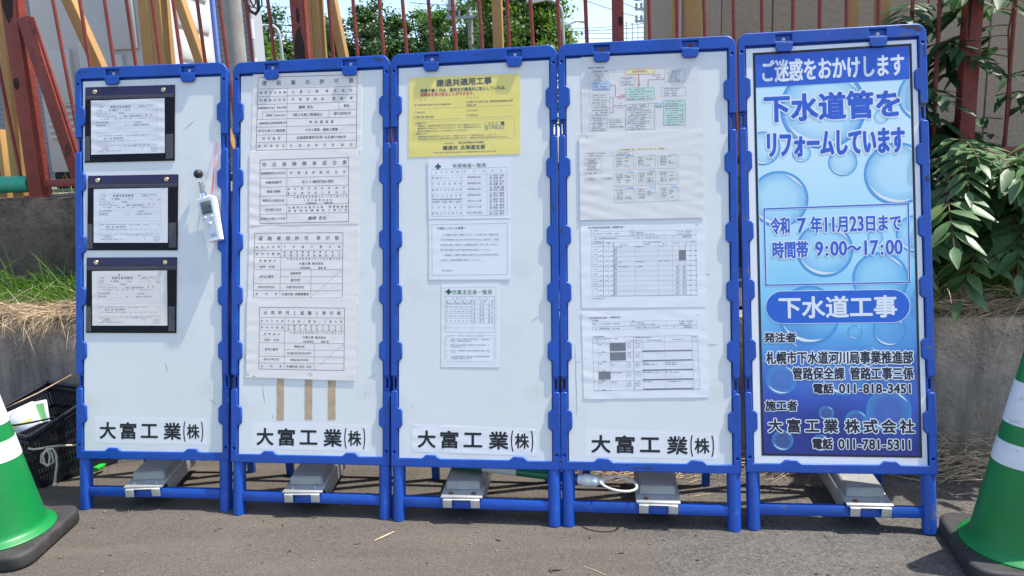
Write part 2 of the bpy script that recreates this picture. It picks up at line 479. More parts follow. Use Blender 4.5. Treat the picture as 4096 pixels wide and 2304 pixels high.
# ------------------------------------------------------------------ mesh helpers
class MB:
    def __init__(s):
        s.v, s.f, s.m, s.uv = [], [], [], {}

    def add(s, vs, fs, mi=0):
        o = len(s.v)
        s.v.extend(vs)
        s.f.extend([tuple(i + o for i in f) for f in fs])
        s.m.extend([mi] * len(fs))

    def box(s, a, b, mi=0, tf=None):
        (x0, y0, z0), (x1, y1, z1) = a, b
        vs = [Vector(p) for p in ((x0, y0, z0), (x1, y0, z0), (x1, y1, z0), (x0, y1, z0), (x0, y0, z1), (x1, y0, z1), (x1, y1, z1), (x0, y1, z1))]
        if tf is not None:
            vs = [tf @ v for v in vs]
        s.add([tuple(v) for v in vs], [(0, 3, 2, 1), (4, 5, 6, 7), (0, 1, 5, 4), (1, 2, 6, 5), (2, 3, 7, 6), (3, 0, 4, 7)], mi)

    def rbox(s, a, b, r=0.004, mi=0, tf=None, seg=2):
        bm = bmesh.new()
        bmesh.ops.create_cube(bm, size=1)
        for v in bm.verts:
            v.co = Vector([(a[i] + b[i]) / 2 + v.co[i] * (b[i] - a[i]) for i in range(3)])
        bmesh.ops.bevel(bm, geom=bm.edges[:] + bm.verts[:], offset=r, segments=seg, affect='EDGES', profile=0.5)
        s.bm(bm, mi, tf)

    def bm(s, bm, mi=0, tf=None):
        bm.verts.index_update()
        s.add([tuple((tf @ v.co) if tf is not None else v.co) for v in bm.verts], [tuple(v.index for v in f.verts) for f in bm.faces], mi)
        bm.free()

    def tube(s, pts, r, n=8, mi=0, cap=True):
        pts = [Vector(p) for p in pts]
        rs = r if isinstance(r, (list, tuple)) else [r] * len(pts)
        vs, fs = [], []
        up = None
        for i, p in enumerate(pts):
            d = (pts[min(i + 1, len(pts) - 1)] - pts[max(i - 1, 0)]).normalized()
            if up is None:
                up = d.orthogonal().normalized()
            up = (up - d * up.dot(d))
            up = up.normalized() if up.length > 1e-6 else d.orthogonal().normalized()
            w = d.cross(up)
            for k in range(n):
                a = 2 * math.pi * k / n
                vs.append(tuple(p + (up * math.cos(a) + w * math.sin(a)) * rs[i]))
        for i in range(len(pts) - 1):
            for k in range(n):
                fs.append((i * n + k, i * n + (k + 1) % n, (i + 1) * n + (k + 1) % n, (i + 1) * n + k))
        if cap:
            fs.append(tuple(reversed(range(n))))
            fs.append(tuple((len(pts) - 1) * n + k for k in range(n)))
        s.add(vs, fs, mi)

    def beam(s, p0, p1, w, h, side=None, mi=0, r=0.0):
        """square bar from p0 to p1, width w along `side`, height h the other way"""
        p0, p1 = Vector(p0), Vector(p1)
        d = (p1 - p0)
        L = d.length
        d.normalize()
        sd = Vector(side) if side is not None else d.orthogonal()
        sd = (sd - d * sd.dot(d)).normalized()
        t = d.cross(sd)
        tf = Matrix(((sd.x, t.x, d.x, p0.x), (sd.y, t.y, d.y, p0.y), (sd.z, t.z, d.z, p0.z), (0, 0, 0, 1)))
        if r > 0:
            s.rbox((-w / 2, -h / 2, 0), (w / 2, h / 2, L), r, mi, tf)
        else:
            s.box((-w / 2, -h / 2, 0), (w / 2, h / 2, L), mi, tf)

    def lathe(s, prof, n=40, mi=0, tf=None, close=False):
        vs, fs = [], []
        for r, z in prof:
            for k in range(n):
                a = 2 * math.pi * k / n
                p = Vector((r * math.cos(a), r * math.sin(a), z))
                vs.append(tuple(tf @ p if tf is not None else p))
        for i in range(len(prof) - 1):
            for k in range(n):
                fs.append((i * n + k, i * n + (k + 1) % n, (i + 1) * n + (k + 1) % n, (i + 1) * n + k))
        if close:
            fs.append(tuple(reversed(range(n))))
            fs.append(tuple((len(prof) - 1) * n + k for k in range(n)))
        s.add(vs, fs, mi)

    def build(s, name, mats, parent=None, M4=None, smooth=40):
        me = bpy.data.meshes.new(name)
        me.from_pydata(s.v, [], s.f)
        for m in (mats if isinstance(mats, (list, tuple)) else [mats]):
            me.materials.append(m)
        if s.m and max(s.m) > 0:
            me.polygons.foreach_set('material_index', s.m)
        if s.uv:
            ul = me.uv_layers.new(name='UVMap')
            for p in me.polygons:
                q = s.uv.get(p.index)
                if q:
                    for k, li in enumerate(p.loop_indices):
                        ul.data[li].uv = q[k]
        if smooth:
            me.polygons.foreach_set('use_smooth', [True] * len(me.polygons))
            me.set_sharp_from_angle(angle=R(smooth))
        me.update()
        o = bpy.data.objects.new(name, me)
        col.objects.link(o)
        if M4 is not None:
            o.matrix_world = M4
        if parent is not None:
            o.parent = parent
        return o


def tag(o, label=None, cat=None, group=None, kind=None):
    if label:
        o['label'] = label
    if cat:
        o['category'] = cat
    if group:
        o['group'] = group
    if kind:
        o['kind'] = kind
    return o


def empty(name, M4):
    o = bpy.data.objects.new(name, None)
    col.objects.link(o)
    o.empty_display_size = 0.05
    o.matrix_world = M4
    return o


def copy_tree(o, parent=None):
    c = o.copy()
    col.objects.link(c)
    if parent is not None:
        c.parent = parent
    for ch in list(o.children):
        copy_tree(ch, c)
    return c


def shape2d(splines, depth, bevel, z):
    """flat outlines (with holes) given thickness and a rounded edge; returns vertices, faces; front at z"""
    cu_ = bpy.data.curves.new('outline', 'CURVE')
    cu_.dimensions = '2D'
    cu_.fill_mode = 'BOTH'
    cu_.extrude = depth / 2 - bevel
    cu_.bevel_depth = bevel
    cu_.bevel_resolution = 2
    cu_.offset = -bevel
    for pts in splines:
        sp = cu_.splines.new('POLY')
        sp.points.add(len(pts) - 1)
        for p, q in zip(sp.points, pts):
            p.co = (q[0], q[1], 0, 1)
        sp.use_cyclic_u = True
    ob = bpy.data.objects.new('outline', cu_)
    me = bpy.data.meshes.new_from_object(ob)
    zc = z - depth / 2
    vs = [(v.co.x, v.co.y, v.co.z + zc) for v in me.vertices]
    fs = [tuple(p.vertices) for p in me.polygons]
    bpy.data.objects.remove(ob)
    bpy.data.curves.remove(cu_)
    bpy.data.meshes.remove(me)
    return vs, fs


def S(t, d, z):
    """site point: t along the frontage, d the depth read at x = 0, z up"""
    return Vector((UW.x * t, d + UW.y * t, z))


def SM(t, d, z):
    m = Matrix.Rotation(YAW, 4, 'Z')
    m.translation = S(t, d, z)
    return m


# ------------------------------------------------------------------ the setting: ground, walls, bank
def sheet(name, pts, m, z=None):
    b = MB()
    b.add([tuple(p) for p in pts], [tuple(range(len(pts)))])
    o = b.build(name, m, smooth=0)
    return o


o = sheet('pavement', [(-120, -120, 0), (120, -120, 0), S(130, 3.06, 0), S(-130, 3.06, 0)], M['asphalt'])
tag(o, 'worn grey brown asphalt pavement in front of the notice boards', 'pavement', kind='structure')
o = sheet('yard_ground', [S(-900, 3.44, 1.1), S(900, 3.44, 1.1), S(900, 900, 1.1), S(-900, 900, 1.1)], M['yard'])
tag(o, 'raised gravel yard behind the red fence', 'ground', kind='structure')

b = MB()
b.rbox((-14, 0, -0.3), (14, 0.2, 0.6), 0.012)
o = b.build('retaining_wall', M['concrete'], M4=SM(0, 3.0, 0))
tag(o, 'low stained grey concrete retaining wall behind the notice boards', 'wall')
b = MB()
b.rbox((-14, 0, 0.5), (14, 0.2, 1.13), 0.01)
o = b.build('fence_footing_wall', M['concrete_dk'], M4=SM(0, 3.30, 0))
tag(o, 'dark weathered concrete wall carrying the red steel fence', 'wall')

b = MB()
nx, ny = 240, 8
for j in range(ny + 1):
    for i in range(nx + 1):
        x = -4 + 8 * i / nx
        y = 0.12 + 0.2 * j / ny
        z = 0.605 + 0.15 * (j / ny) ** 0.8 + rnd.uniform(-0.012, 0.012) + 0.02 * math.sin(x * 7) * (j / ny)
        b.v.append((x, y, z))
for j in range(ny):
    for i in range(nx):
        a = j * (nx + 1) + i
        b.f.append((a, a + 1, a + nx + 2, a + nx + 1))
        b.m.append(0)
o = b.build('soil_bank', M['soil'], M4=SM(0, 3.0, 0))
tag(o, 'narrow bank of dry soil between the two concrete walls', 'soil', kind='structure')


def blade(b, p, d, ln, w, sag, n=4, mi=0):
    """one grass blade or straw: starts at p along d, sags by gravity"""
    p, d = Vector(p), Vector(d).normalized()
    sd = d.cross(Vector((rnd.uniform(-1, 1), rnd.uniform(-1, 1), rnd.uniform(-.5, 1)))).normalized()
    vs, fs = [], []
    q = p.copy()
    dd = d.copy()
    for i in range(n + 1):
        f = 1 - (i / n) ** 2 * 0.85
        vs.append(tuple(q - sd * w * f / 2))
        vs.append(tuple(q + sd * w * f / 2))
        q = q + dd * (ln / n)
        dd = (dd + Vector((0, 0, -sag / n))).normalized()
    for i in range(n):
        fs.append((2 * i, 2 * i + 1, 2 * i + 3, 2 * i + 2))
    b.add(vs, fs, mi)


def dirr(spread, base):
    return Vector(base) + Vector((rnd.gauss(0, spread), rnd.gauss(0, spread), rnd.gauss(0, spread)))


# thatch of straw hanging over the wall at the left, thinner along the rest
b = MB()
front = -BK
for i in range(4200):
    t = rnd.uniform(-2.75, -1.45) if i < 3300 else rnd.uniform(1.35, 2.3)
    right = t > 0
    z0 = 0.605 + rnd.uniform(0, 0.04)
    d0 = 3.0 + rnd.uniform(0.0, 0.12)
    base = front * rnd.uniform(0.15, 1.1) + Vector((rnd.gauss(-0.2, 0.85), 0, rnd.uniform(-0.25, 0.45)))
    if right:
        base = dirr(0.6, (0, -0.25, 0.25))
    ln = rnd.uniform(0.05, 0.17) * (1 + 0.6 * math.sin(t * 9) * math.sin(t * 31 + 1)) * (1.5 if rnd.random() < 0.12 else 1)
    blade(b, S(t, d0, z0), base, ln, rnd.uniform(0.0016, 0.0035), rnd.uniform(0.7, 3.4) if not right else rnd.uniform(0.3, 1.2), 5)
for i in range(2600):   # mat of straw lying on top
    t = rnd.uniform(-2.9, -1.3) if i < 1800 else rnd.uniform(1.2, 2.4)
    blade(b, S(t, rnd.uniform(2.97, 3.12), rnd.uniform(0.61, 0.66)), dirr(0.25, (rnd.choice((-1, 1)), rnd.uniform(-.4, .4), 0.08)), rnd.uniform(0.08, 0.25), rnd.uniform(0.002, 0.004), rnd.uniform(0.1, 0.5))
o = b.build('dry_straw', M['straw'], smooth=0)
tag(o, 'dry straw thatch hanging over the edge of the retaining wall', 'straw', kind='stuff')

b = MB()
for i in range(2700):
    t = rnd.uniform(-2.8, -1.4) if i < 2200 else rnd.uniform(1.3, 2.4)
    d0 = rnd.uniform(3.09, 3.27) if t < 0 else rnd.uniform(3.08, 3.27)
    ln = rnd.uniform(0.03, 0.12) if rnd.random() < 0.93 else rnd.uniform(0.18, 0.32)
    blade(b, S(t, d0, 0.62 + 0.5 * (d0 - 3.05)), dirr(0.55, (0, -0.2, 1)), ln, rnd.uniform(0.003, 0.007), rnd.uniform(0.3, 1.8), 5)
o = b.build('green_grass', M['grass'], smooth=0)
tag(o, 'green grass tufts growing on the bank above the straw', 'grass', kind='stuff')

b = MB()   # straw heaps on the pavement against the wall foot
for i in range(1700):
    if i < 430:
        t, dd = rnd.gauss(0.52, 0.13), rnd.uniform(2.80, 2.99)
    elif i < 600:
        t, dd = rnd.gauss(1.05, 0.1), rnd.uniform(2.86, 2.99)
    else:
        t, dd = rnd.uniform(1.5, 2.5), 2.99 - abs(rnd.gauss(0, 0.10))
    hgt = max(0.004, (0.07 if t < 1.4 else 0.16) * (1 - (2.99 - dd) / 0.22) * rnd.random())
    blade(b, S(t, dd, hgt), dirr(0.3, (rnd.choice((-1, 1)), rnd.uniform(-.7, .3), 0.05)), rnd.uniform(0.06, 0.2), rnd.uniform(0.0018, 0.0035), 0.12)
o = b.build('loose_straw', M['straw'], smooth=0)
tag(o, 'loose dry straw heaped on the asphalt along the wall foot', 'straw', kind='stuff')

b = MB()   # grit on the asphalt
for i in range(1500):
    x, y = rnd.uniform(-1.9, 1.7), rnd.uniform(1.85, 2.75)
    r = rnd.uniform(0.0012, 0.004) if rnd.random() < 0.975 else rnd.uniform(0.004, 0.006)
    bm = bmesh.new()
    bmesh.ops.create_icosphere(bm, subdivisions=1, radius=r)
    sx, sy, sz = rnd.uniform(.7, 1.5), rnd.uniform(.7, 1.3), rnd.uniform(.4, .8)
    for v in bm.verts:
        v.co = Vector((v.co.x * sx * rnd.uniform(.8, 1.2) + x, v.co.y * sy * rnd.uniform(.8, 1.2) + y, v.co.z * sz + r * sz * 0.6))
    b.bm(bm)
o = b.build('grit', M['grit'], smooth=0)
tag(o, 'small stones and grit scattered on the asphalt', 'grit', kind='stuff')

b = MB()   # long dry stalks and arching green blades spilling over the wall at the right
for i in range(46):
    t = rnd.uniform(1.5, 2.3)
    blade(b, S(t, rnd.uniform(3.02, 3.2), rnd.uniform(0.62, 0.74)), dirr(0.45, (rnd.uniform(-.7, .2), -0.45, rnd.uniform(-.1, .7))), rnd.uniform(0.2, 0.5), rnd.uniform(0.0025, 0.0045), rnd.uniform(0.4, 1.5), 7)
o = b.build('dry_stalks', M['straw'], smooth=0)
tag(o, 'long dry stalks arching out over the wall edge at the right', 'dry stalks', kind='stuff')
b = MB()
for i in range(420):
    t = rnd.uniform(1.35, 2.35)
    blade(b, S(t, rnd.uniform(3.03, 3.26), rnd.uniform(0.63, 0.72)), dirr(0.45, (0, -0.3, 0.9)), rnd.uniform(0.06, 0.26), rnd.uniform(0.003, 0.006), rnd.uniform(0.6, 2.2), 5)
o = b.build('weedy_grass', M['grass'], smooth=0)
tag(o, 'weedy grass tangled under the saplings on the right bank', 'grass', kind='stuff')

b = MB()   # dark bark and stone chips
for i in range(70):
    x, y = rnd.uniform(-1.7, 1.5), rnd.uniform(1.95, 2.7)
    w, l, a = rnd.uniform(.0015, .004), rnd.uniform(.003, .011), rnd.uniform(0, 6.28)
    b.rbox((-l, -w, 0.0005), (l, w, rnd.uniform(.002, .005)), w * .4, 0, Matrix.Translation((x, y, 0)) @ Matrix.Rotation(a, 4, 'Z'), 1)
o = b.build('dark_chips', M['bark'], smooth=0)
tag(o, 'small dark bark and stone chips scattered on the asphalt', 'chips', kind='stuff')

# flowering weed at the wall foot
e = empty('dry_weed', Matrix.Translation((1.87, 2.86, 0)))
tag(e, 'wispy yellowing weed growing at the wall foot beside the right cone', 'weed')
b, b2 = MB(), MB()
for i in range(60):
    d_ = dirr(0.4, (0, -.1, 1)).normalized()
    l_ = rnd.uniform(.08, .30)
    p_ = Vector((rnd.gauss(0, .07), rnd.gauss(-.01, .03), 0))
    q_ = p_ + d_ * l_
    b.tube([p_, (p_ + q_) / 2 + Vector((0, 0, .01)), q_ - Vector((0, 0, .01))], [.0014, .001, .0006], 4)
    for k in range(14):
        f_ = rnd.uniform(.35, 1)
        blade(b2, p_ + (q_ - p_) * f_ + dirr(.006, (0, 0, 0)), dirr(.8, (0, 0, .4)), rnd.uniform(.006, .02), rnd.uniform(.003, .006), .6, 2)
b.build('stems', M['straw'], e)
b2.build('leaves', M['weedyellow'], e, smooth=0)

# single straws and sticks lying on the pavement
for (x0, y0), (x1, y1), w, lab in (
        ((-0.49, 2.333), (-0.431, 2.391), 0.006, 'short pale split wood sliver on the asphalt before the middle boards'),
        ((0.636, 2.577), (0.701, 2.593), 0.004, 'short yellow straw under the fourth board beside its steel weight'),
        ((0.08, 2.113), (0.118, 2.116), 0.006, 'small dark brown twig on the asphalt at the bottom edge'),
        ((0.191, 2.132), (0.25, 2.077), 0.003, 'thin bent pale straw on the asphalt at the bottom edge')):
    b = MB()
    mid = ((x0 + x1) / 2 + 0.003, (y0 + y1) / 2, w * 0.7)
    b.tube([(x0, y0, w * 0.5), mid, (x1, y1, w * 0.5)], [w * 0.3, w * 0.5, w * 0.35], 6)
    o = b.build('twig' if 'twig' in lab else 'straw_piece', M['bark'] if 'dark' in lab else M['straw'])
    tag(o, lab, 'twig' if 'twig' in lab else 'straw')

# ------------------------------------------------------------------ the five sign boards
BW, BH = 0.5975, 1.66
FIT = [(-1.65994, 2.64635, -5.88407, 10.44637, -0.57879),
       (-1.05177, 2.55706, -7.79560, 11.87115, -0.18224),
       (-0.45459, 2.46643, -8.61417, 12.08198, 0.09903),
       (0.13774, 2.38220, -7.60208, 11.79029, -0.21006),
       (0.74960, 2.31284, -7.63176, 11.45152, 0.21892)]


def board_matrix(x, y, yaw, lean, ro):
    yaw, lean, ro = R(yaw), R(lean), R(ro)
    U = Vector((math.cos(yaw), math.sin(yaw), 0))
    N = Vector((math.sin(yaw), -math.cos(yaw), 0))
    V = Vector((0, 0, 1)) * math.cos(lean) - N * math.sin(lean)
    U2 = U * math.cos(ro) + V * math.sin(ro)
    V2 = V * math.cos(ro) - U * math.sin(ro)
    N2 = U2.cross(V2)
    m = Matrix((U2, V2, N2)).transposed().to_4x4()
    m.translation = Vector((x, y, 0))
    return m


BM = [board_matrix(*f) for f in FIT]
TABS = [(1.441, 1.512), (1.197, 1.266), (0.963, 1.030), (0.766, 0.834), (0.565, 0.633), (0.328, 0.398)]
SI, TI = 0.0245, 0.0405


def arc(cx, cy, r, a0, a1, n=6):
    return [(cx + r * math.cos(R(a0 + (a1 - a0) * i / n)), cy + r * math.sin(R(a0 + (a1 - a0) * i / n))) for i in range(n + 1)]


def tabs_up(lo, hi):
    """left stile's inner edge from low to high, with the tabs between lo and hi"""
    p = []
    for a, c in sorted(TABS):
        if lo < a and c < hi:
            p += [(SI, a - 0.002), (SI + 0.006, a - 0.001), (TI - 0.006, a + 0.003), (TI, a + 0.010), (TI, c - 0.010), (TI - 0.006, c - 0.003), (SI + 0.006, c + 0.001), (SI, c + 0.002)]
    return p


def mir(p):
    return [(BW - x, y) for x, y in reversed(p)]


rc = 0.034
left_top = [(0.002, 1.396), (0, 1.402)] + [(0, BH - rc)] + arc(rc, BH - rc, rc, 180, 90, 8)
inner_top = [(SI, 1.617)] + list(reversed(tabs_up(1.394, 1.66))) + [(SI, 1.402), (SI - 0.003, 1.396)]
top_shape = left_top + mir(left_top) + mir(inner_top) [0:0] + list(reversed([(BW - x, y) for x, y in inner_top])) + inner_top
mid_l = [(0.004, 0.509), (0.0, 0.515), (0.0, 1.336), (0.004, 1.342), (SI - 0.004, 1.342), (SI, 1.336)] + list(reversed(tabs_up(0.5, 1.35))) + [(SI, 0.515), (SI - 0.004, 0.509)]
lowL = [(0.0, 0.194), (0.0, 0.453), (0.004, 0.459), (SI - 0.004, 0.459), (SI, 0.453)] + list(reversed(tabs_up(0.3, 0.46))) + [(SI, 0.224)]
bumps = [(0.1105, 0.224), (0.118, 0.229), (0.126, 0.2365), (0.162, 0.2365), (0.170, 0.229), (0.178, 0.224)]
low_shape = lowL + bumps + mir(bumps) + list(reversed([(BW - x, y) for x, y in lowL]))
holes_top = [arc(0.0125, 1.598, 0.004, 0, -330, 11), arc(BW - 0.0125, 1.598, 0.004, 0, -330, 11)]
holes_low = [arc(0.0125, 0.244, 0.004, 0, -330, 11), arc(BW - 0.0125, 0.244, 0.004, 0, -330, 11)]
clipx = [(0.1205, 0.1795), (BW - 0.1795, BW - 0.1205)]
recess = [[(a + .0035, 1.627), (a + .0035, 1.649), (c - .0035, 1.649), (c - .0035, 1.627)] for a, c in clipx]
front = shape2d([top_shape] + holes_top + recess, 0.014, 0.0035, 0.0)
front_m = shape2d([mid_l], 0.014, 0.0035, 0.0)
front_r = shape2d([mir(mid_l)], 0.014, 0.0035, 0.0)
front_b = shape2d([low_shape] + holes_low, 0.014, 0.0035, 0.0)


def slit(x0, x1, y0, y1):
    return [(x0, y0), (x0, y1), (x1, y1), (x1, y0)]


back_out = [(0.003, 0.196), (0.003, BH - rc)] + arc(rc, BH - rc, rc - 0.003, 180, 90, 8) + mir([(0.003, 0.196), (0.003, BH - rc)] + arc(rc, BH - rc, rc - 0.003, 180, 90, 8))
back = shape2d([back_out, slit(0.031, BW - 0.031, 0.215, 1.607),
                slit(0.010, 0.0165, 1.350, 1.389), slit(BW - 0.0165, BW - 0.010, 1.350, 1.389),
                slit(0.010, 0.0165, 0.467, 0.501), slit(BW - 0.0165, BW - 0.010, 0.467, 0.501)], 0.022, 0.003, -0.0142)


def make_board(i):
    t = empty('sign_board', BM[i])
    bmat = M['blue_worn'] if i == 4 else M['blue']
    b = MB()
    for vs, fs in (front, front_m, front_r, front_b, back):
        b.add(vs, fs)
    b.build('frame', bmat, t)
    b = MB()
    b.box((0.0285, 0.2195, -0.0118), (BW - 0.0285, 1.609, -0.008))
    b.build('panel', M['panel2'] if i == 4 else M['panel'], t)
    for k, (a, c) in enumerate(clipx):
        b = MB()
        b.box((a + 0.001, 1.6245, -0.0138), (c - 0.001, 1.651, -0.0105))
        vs, fs = shape2d([[(a + 0.002, 1.6215), (c - 0.002, 1.6215), (c - 0.002, 1.601), (c - 0.010, 1.5905), (a + 0.010, 1.5905), (a + 0.002, 1.601)]], 0.0085, 0.002, 0.0035)
        b.add(vs, fs)
        b.box((a + 0.003, 1.6185, -0.0105), (c - 0.003, 1.6255, -0.0006))
        cl = b.build('clip', bmat, t)
        b = MB()
        cx, cy = (a + c) / 2 + (0.002 if k else 0.001), 1.635
        tf = Matrix.Translation((cx, cy, -0.0105))
        b.lathe([(0.0062, 0), (0.0062, 0.0008), (0.0042, 0.0008), (0.0042, 0.0042), (0.0034, 0.0050), (0.0, 0.0052)], 6 if i != 3 else 12, tf=tf)
        if i == 3:
            b.lathe([(0.0085, 0), (0.0085, 0.0012), (0.005, 0.0014)], 20, tf=tf)
        b.build('bolt', M['rustbolt'] if i == 3 else M['steel'], cl)
    for s_ in (0, 1):
        x = 0.0245 if s_ == 0 else BW - 0.0225
        b = MB()
        tf = Matrix.Translation((x, 0, -0.0235)) @ Matrix.Rotation(R(-90), 4, 'X')
        b.lathe([(0.0, 0.0), (0.0185, 0.0), (0.0225, 0.004), (0.0225, 0.192), (0.0215, 0.2)], 28, tf=Matrix.Translation((x, 0, -0.0235)) @ Matrix.Rotation(R(-90), 4, 'X'))
        b.build('leg', bmat, t)
    b = MB()
    b.rbox((0.040, 0.0515, -0.038), (BW - 0.040, 0.0875, -0.0085), 0.005)
    b.build('lower_rail', bmat, t)
    # folding rear support
    lean = R(FIT[i][3])
    foot = (0.36 * math.sin(lean), -0.36 * math.cos(lean))
    for x in (0.075, BW - 0.075):
        b = MB()
        b.beam((x, 1.25, -0.052), (x, foot[0], foot[1]), 0.03, 0.022, (1, 0, 0), r=0.004)
        b.build('support_leg', M['blue'], t)
    for f in (0.06, 0.36, 0.9):
        b = MB()
        y, z = foot[0] + (1.25 - foot[0]) * f, foot[1] + (-0.052 - foot[1]) * f
        b.beam((0.088, y, z), (BW - 0.088, y, z), 0.03, 0.018, (0, 1, 0), r=0.003)
        b.build('support_rail', M['blue'], t)
    b = MB()
    y, z = foot[0] + (1.25 - foot[0]) * 0.36, foot[1] + (-0.052 - foot[1]) * 0.36
    b.beam((0.09, foot[0] + 0.08, foot[1] + 0.024), (BW - 0.09, y, z), 0.02, 0.01, (0, 0, 1))
    b.build('support_brace', M['blue'], t)
    return t


BL = ['blue framed white notice board at the left end, holding three black document pouches',
      'blue framed white notice board holding four permit sheets above brown tape strips',
      'blue framed white notice board in the middle, with the yellow notice at its top',
      'blue framed white notice board with the coloured emergency chart, rusty clip bolts',
      'blue framed sign board with a blue water bubble poster, scuffed frame, tallest at the right']
boards = []
SCUFF = {4: [[(0.513, 1.6560), (0.542, 1.6550), (0.571, 1.6555), (0.588, 1.6391), (0.5783, 1.6333), (0.5541, 1.6435), (0.5338, 1.6469)],
             [(0.5861, 1.585), (0.5935, 1.5865), (0.5935, 1.5475), (0.5869, 1.5524)], [(0.581, 1.1587), (0.5925, 1.1620), (0.5940, 1.1516), (0.5926, 1.1376), (0.5819, 1.1436)]],
         1: [[(0.536, 1.6494), (0.5593, 1.650), (0.575, 1.640), (0.566, 1.6363), (0.547, 1.6423)]],
         0: [[(0.0165, 1.6445), (0.024, 1.6455), (0.0235, 1.6395), (0.018, 1.6385)], [(0.030, 1.6445), (0.048, 1.6450), (0.066, 1.6435), (0.052, 1.6410), (0.033, 1.6405)]],
         2: [[(0.300, 1.6420), (0.330, 1.6432), (0.338, 1.6400), (0.306, 1.6395)], [(0.5795, 1.10), (0.5885, 1.104), (0.587, 1.086), (0.581, 1.083)]],
         3: [[(0.0065, 1.02), (0.013, 1.026), (0.015, 1.00), (0.009, 0.994)], [(0.24, 0.2085), (0.31, 0.2100), (0.30, 0.2060), (0.25, 0.2050)]]}
SCRATCH = {1: [(0.1538, 0.3687, 0.1599, 0.3536), (0.118, 0.470, 0.128, 0.405), (0.052, 0.60, 0.05, 0.55), (0.515, 0.50, 0.545, 0.515), (0.50, 0.44, 0.512, 0.452)],
           3: [(0.4944, 0.6208, 0.5235, 0.6217), (0.4905, 0.8559, 0.5062, 0.858), (0.055, 0.56, 0.066, 0.565), (0.052, 0.62, 0.056, 0.38)],
           2: [(0.465, 1.585, 0.469, 1.583), (0.075, 0.40, 0.080, 0.405), (0.50, 0.70, 0.53, 0.72)],
           0: [(0.43, 1.42, 0.47, 1.45), (0.35, 0.55, 0.36, 0.52), (0.52, 0.42, 0.545, 0.40)]}


def lerp_(a, b, t):
    return a + (b - a) * t


for i in range(5):
    t = make_board(i)
    tag(t, BL[i], 'sign board', 'blue framed boards standing in a row')
    for q in SCUFF.get(i, []):
        b = MB()
        P = []
        for k in range(len(q)):
            a, c = Vector(q[k]), Vector(q[(k + 1) % len(q)])
            for f in (0, .25, .5, .75):
                P.append(a + (c - a) * f + Vector((rnd.uniform(-1, 1), rnd.uniform(-1, 1))) * 0.0022 * (f > 0))
        b.add([(p.x, p.y, 0.0004) for p in P], [tuple(range(len(P)))])
        o = b.build('scuff_mark', M['scuff'], t, smooth=0)
        o['label'] = 'dark scuffed patch on the blue frame'
    for x0, y0, x1, y1 in SCRATCH.get(i, []):
        b = MB()
        n_ = 7
        b.tube([(lerp_(x0, x1, k / n_) + rnd.uniform(-.0006, .0006), lerp_(y0, y1, k / n_) + rnd.uniform(-.0006, .0006), -0.0079) for k in range(n_ + 1)], [0.0002 + 0.0004 * math.sin(math.pi * k / n_) for k in range(n_ + 1)], 4)
        o = b.build('scratch', M['scuff'], t, smooth=0)
        o['label'] = 'thin dark scratch on the white panel'
    boards.append(t)

# ------------------------------------------------------------------ print: glyphs, sheets
GC = {}


def glyph(ch):
    if ch in GC:
        return GC[ch]
    c = bpy.data.curves.new('glyph', 'FONT')
    c.body = ch
    c.size = 1
    c.resolution_u = 3
    c.dimensions = '2D'
    c.fill_mode = 'FRONT'
    ob = bpy.data.objects.new('glyph', c)
    me = bpy.data.meshes.new_from_object(ob)
    vs = np.array([(v.co.x, v.co.y) for v in me.vertices], float).reshape(-1, 2)
    fs = [tuple(p.vertices) for p in me.polygons]
    ec = {}
    for f in fs:
        for a, d in zip(f, f[1:] + f[:1]):
            k = (min(a, d), max(a, d))
            ec[k] = ec.get(k, 0) + 1
    ed = [k for k, n in ec.items() if n == 1]
    if len(vs):
        if ord(ch) < 128:
            w = vs[:, 0].max() - vs[:, 0].min()
            vs[:, 0] -= (vs[:, 0].max() + vs[:, 0].min()) / 2
            vs[:, 1] -= 0.345
            vs[:, 1] *= 1.2
            vs[:, 0] *= 1.18
            adv = 0.60 if ch not in ".,:'()-" else 0.48
        else:
            vs[:, 0] -= 0.5
            vs[:, 1] -= 0.38
            adv = 1.0
    else:
        adv = 0.5 if ord(ch) < 128 else 1.0
    bpy.data.objects.remove(ob)
    bpy.data.curves.remove(c)
    bpy.data.meshes.remove(me)
    GC[ch] = (vs, fs, ed, adv)
    return GC[ch]


def homog(src, dst):
    A, B = [], []
    for (x, y), (u, v) in zip(src, dst):
        A += [[x, y, 1, 0, 0, 0, -u * x, -u * y], [0, 0, 0, x, y, 1, -v * x, -v * y]]
        B += [u, v]
    h = np.linalg.solve(np.array(A, float), np.array(B, float))
    return np.append(h, 1).reshape(3, 3)


PANEL = -0.0080


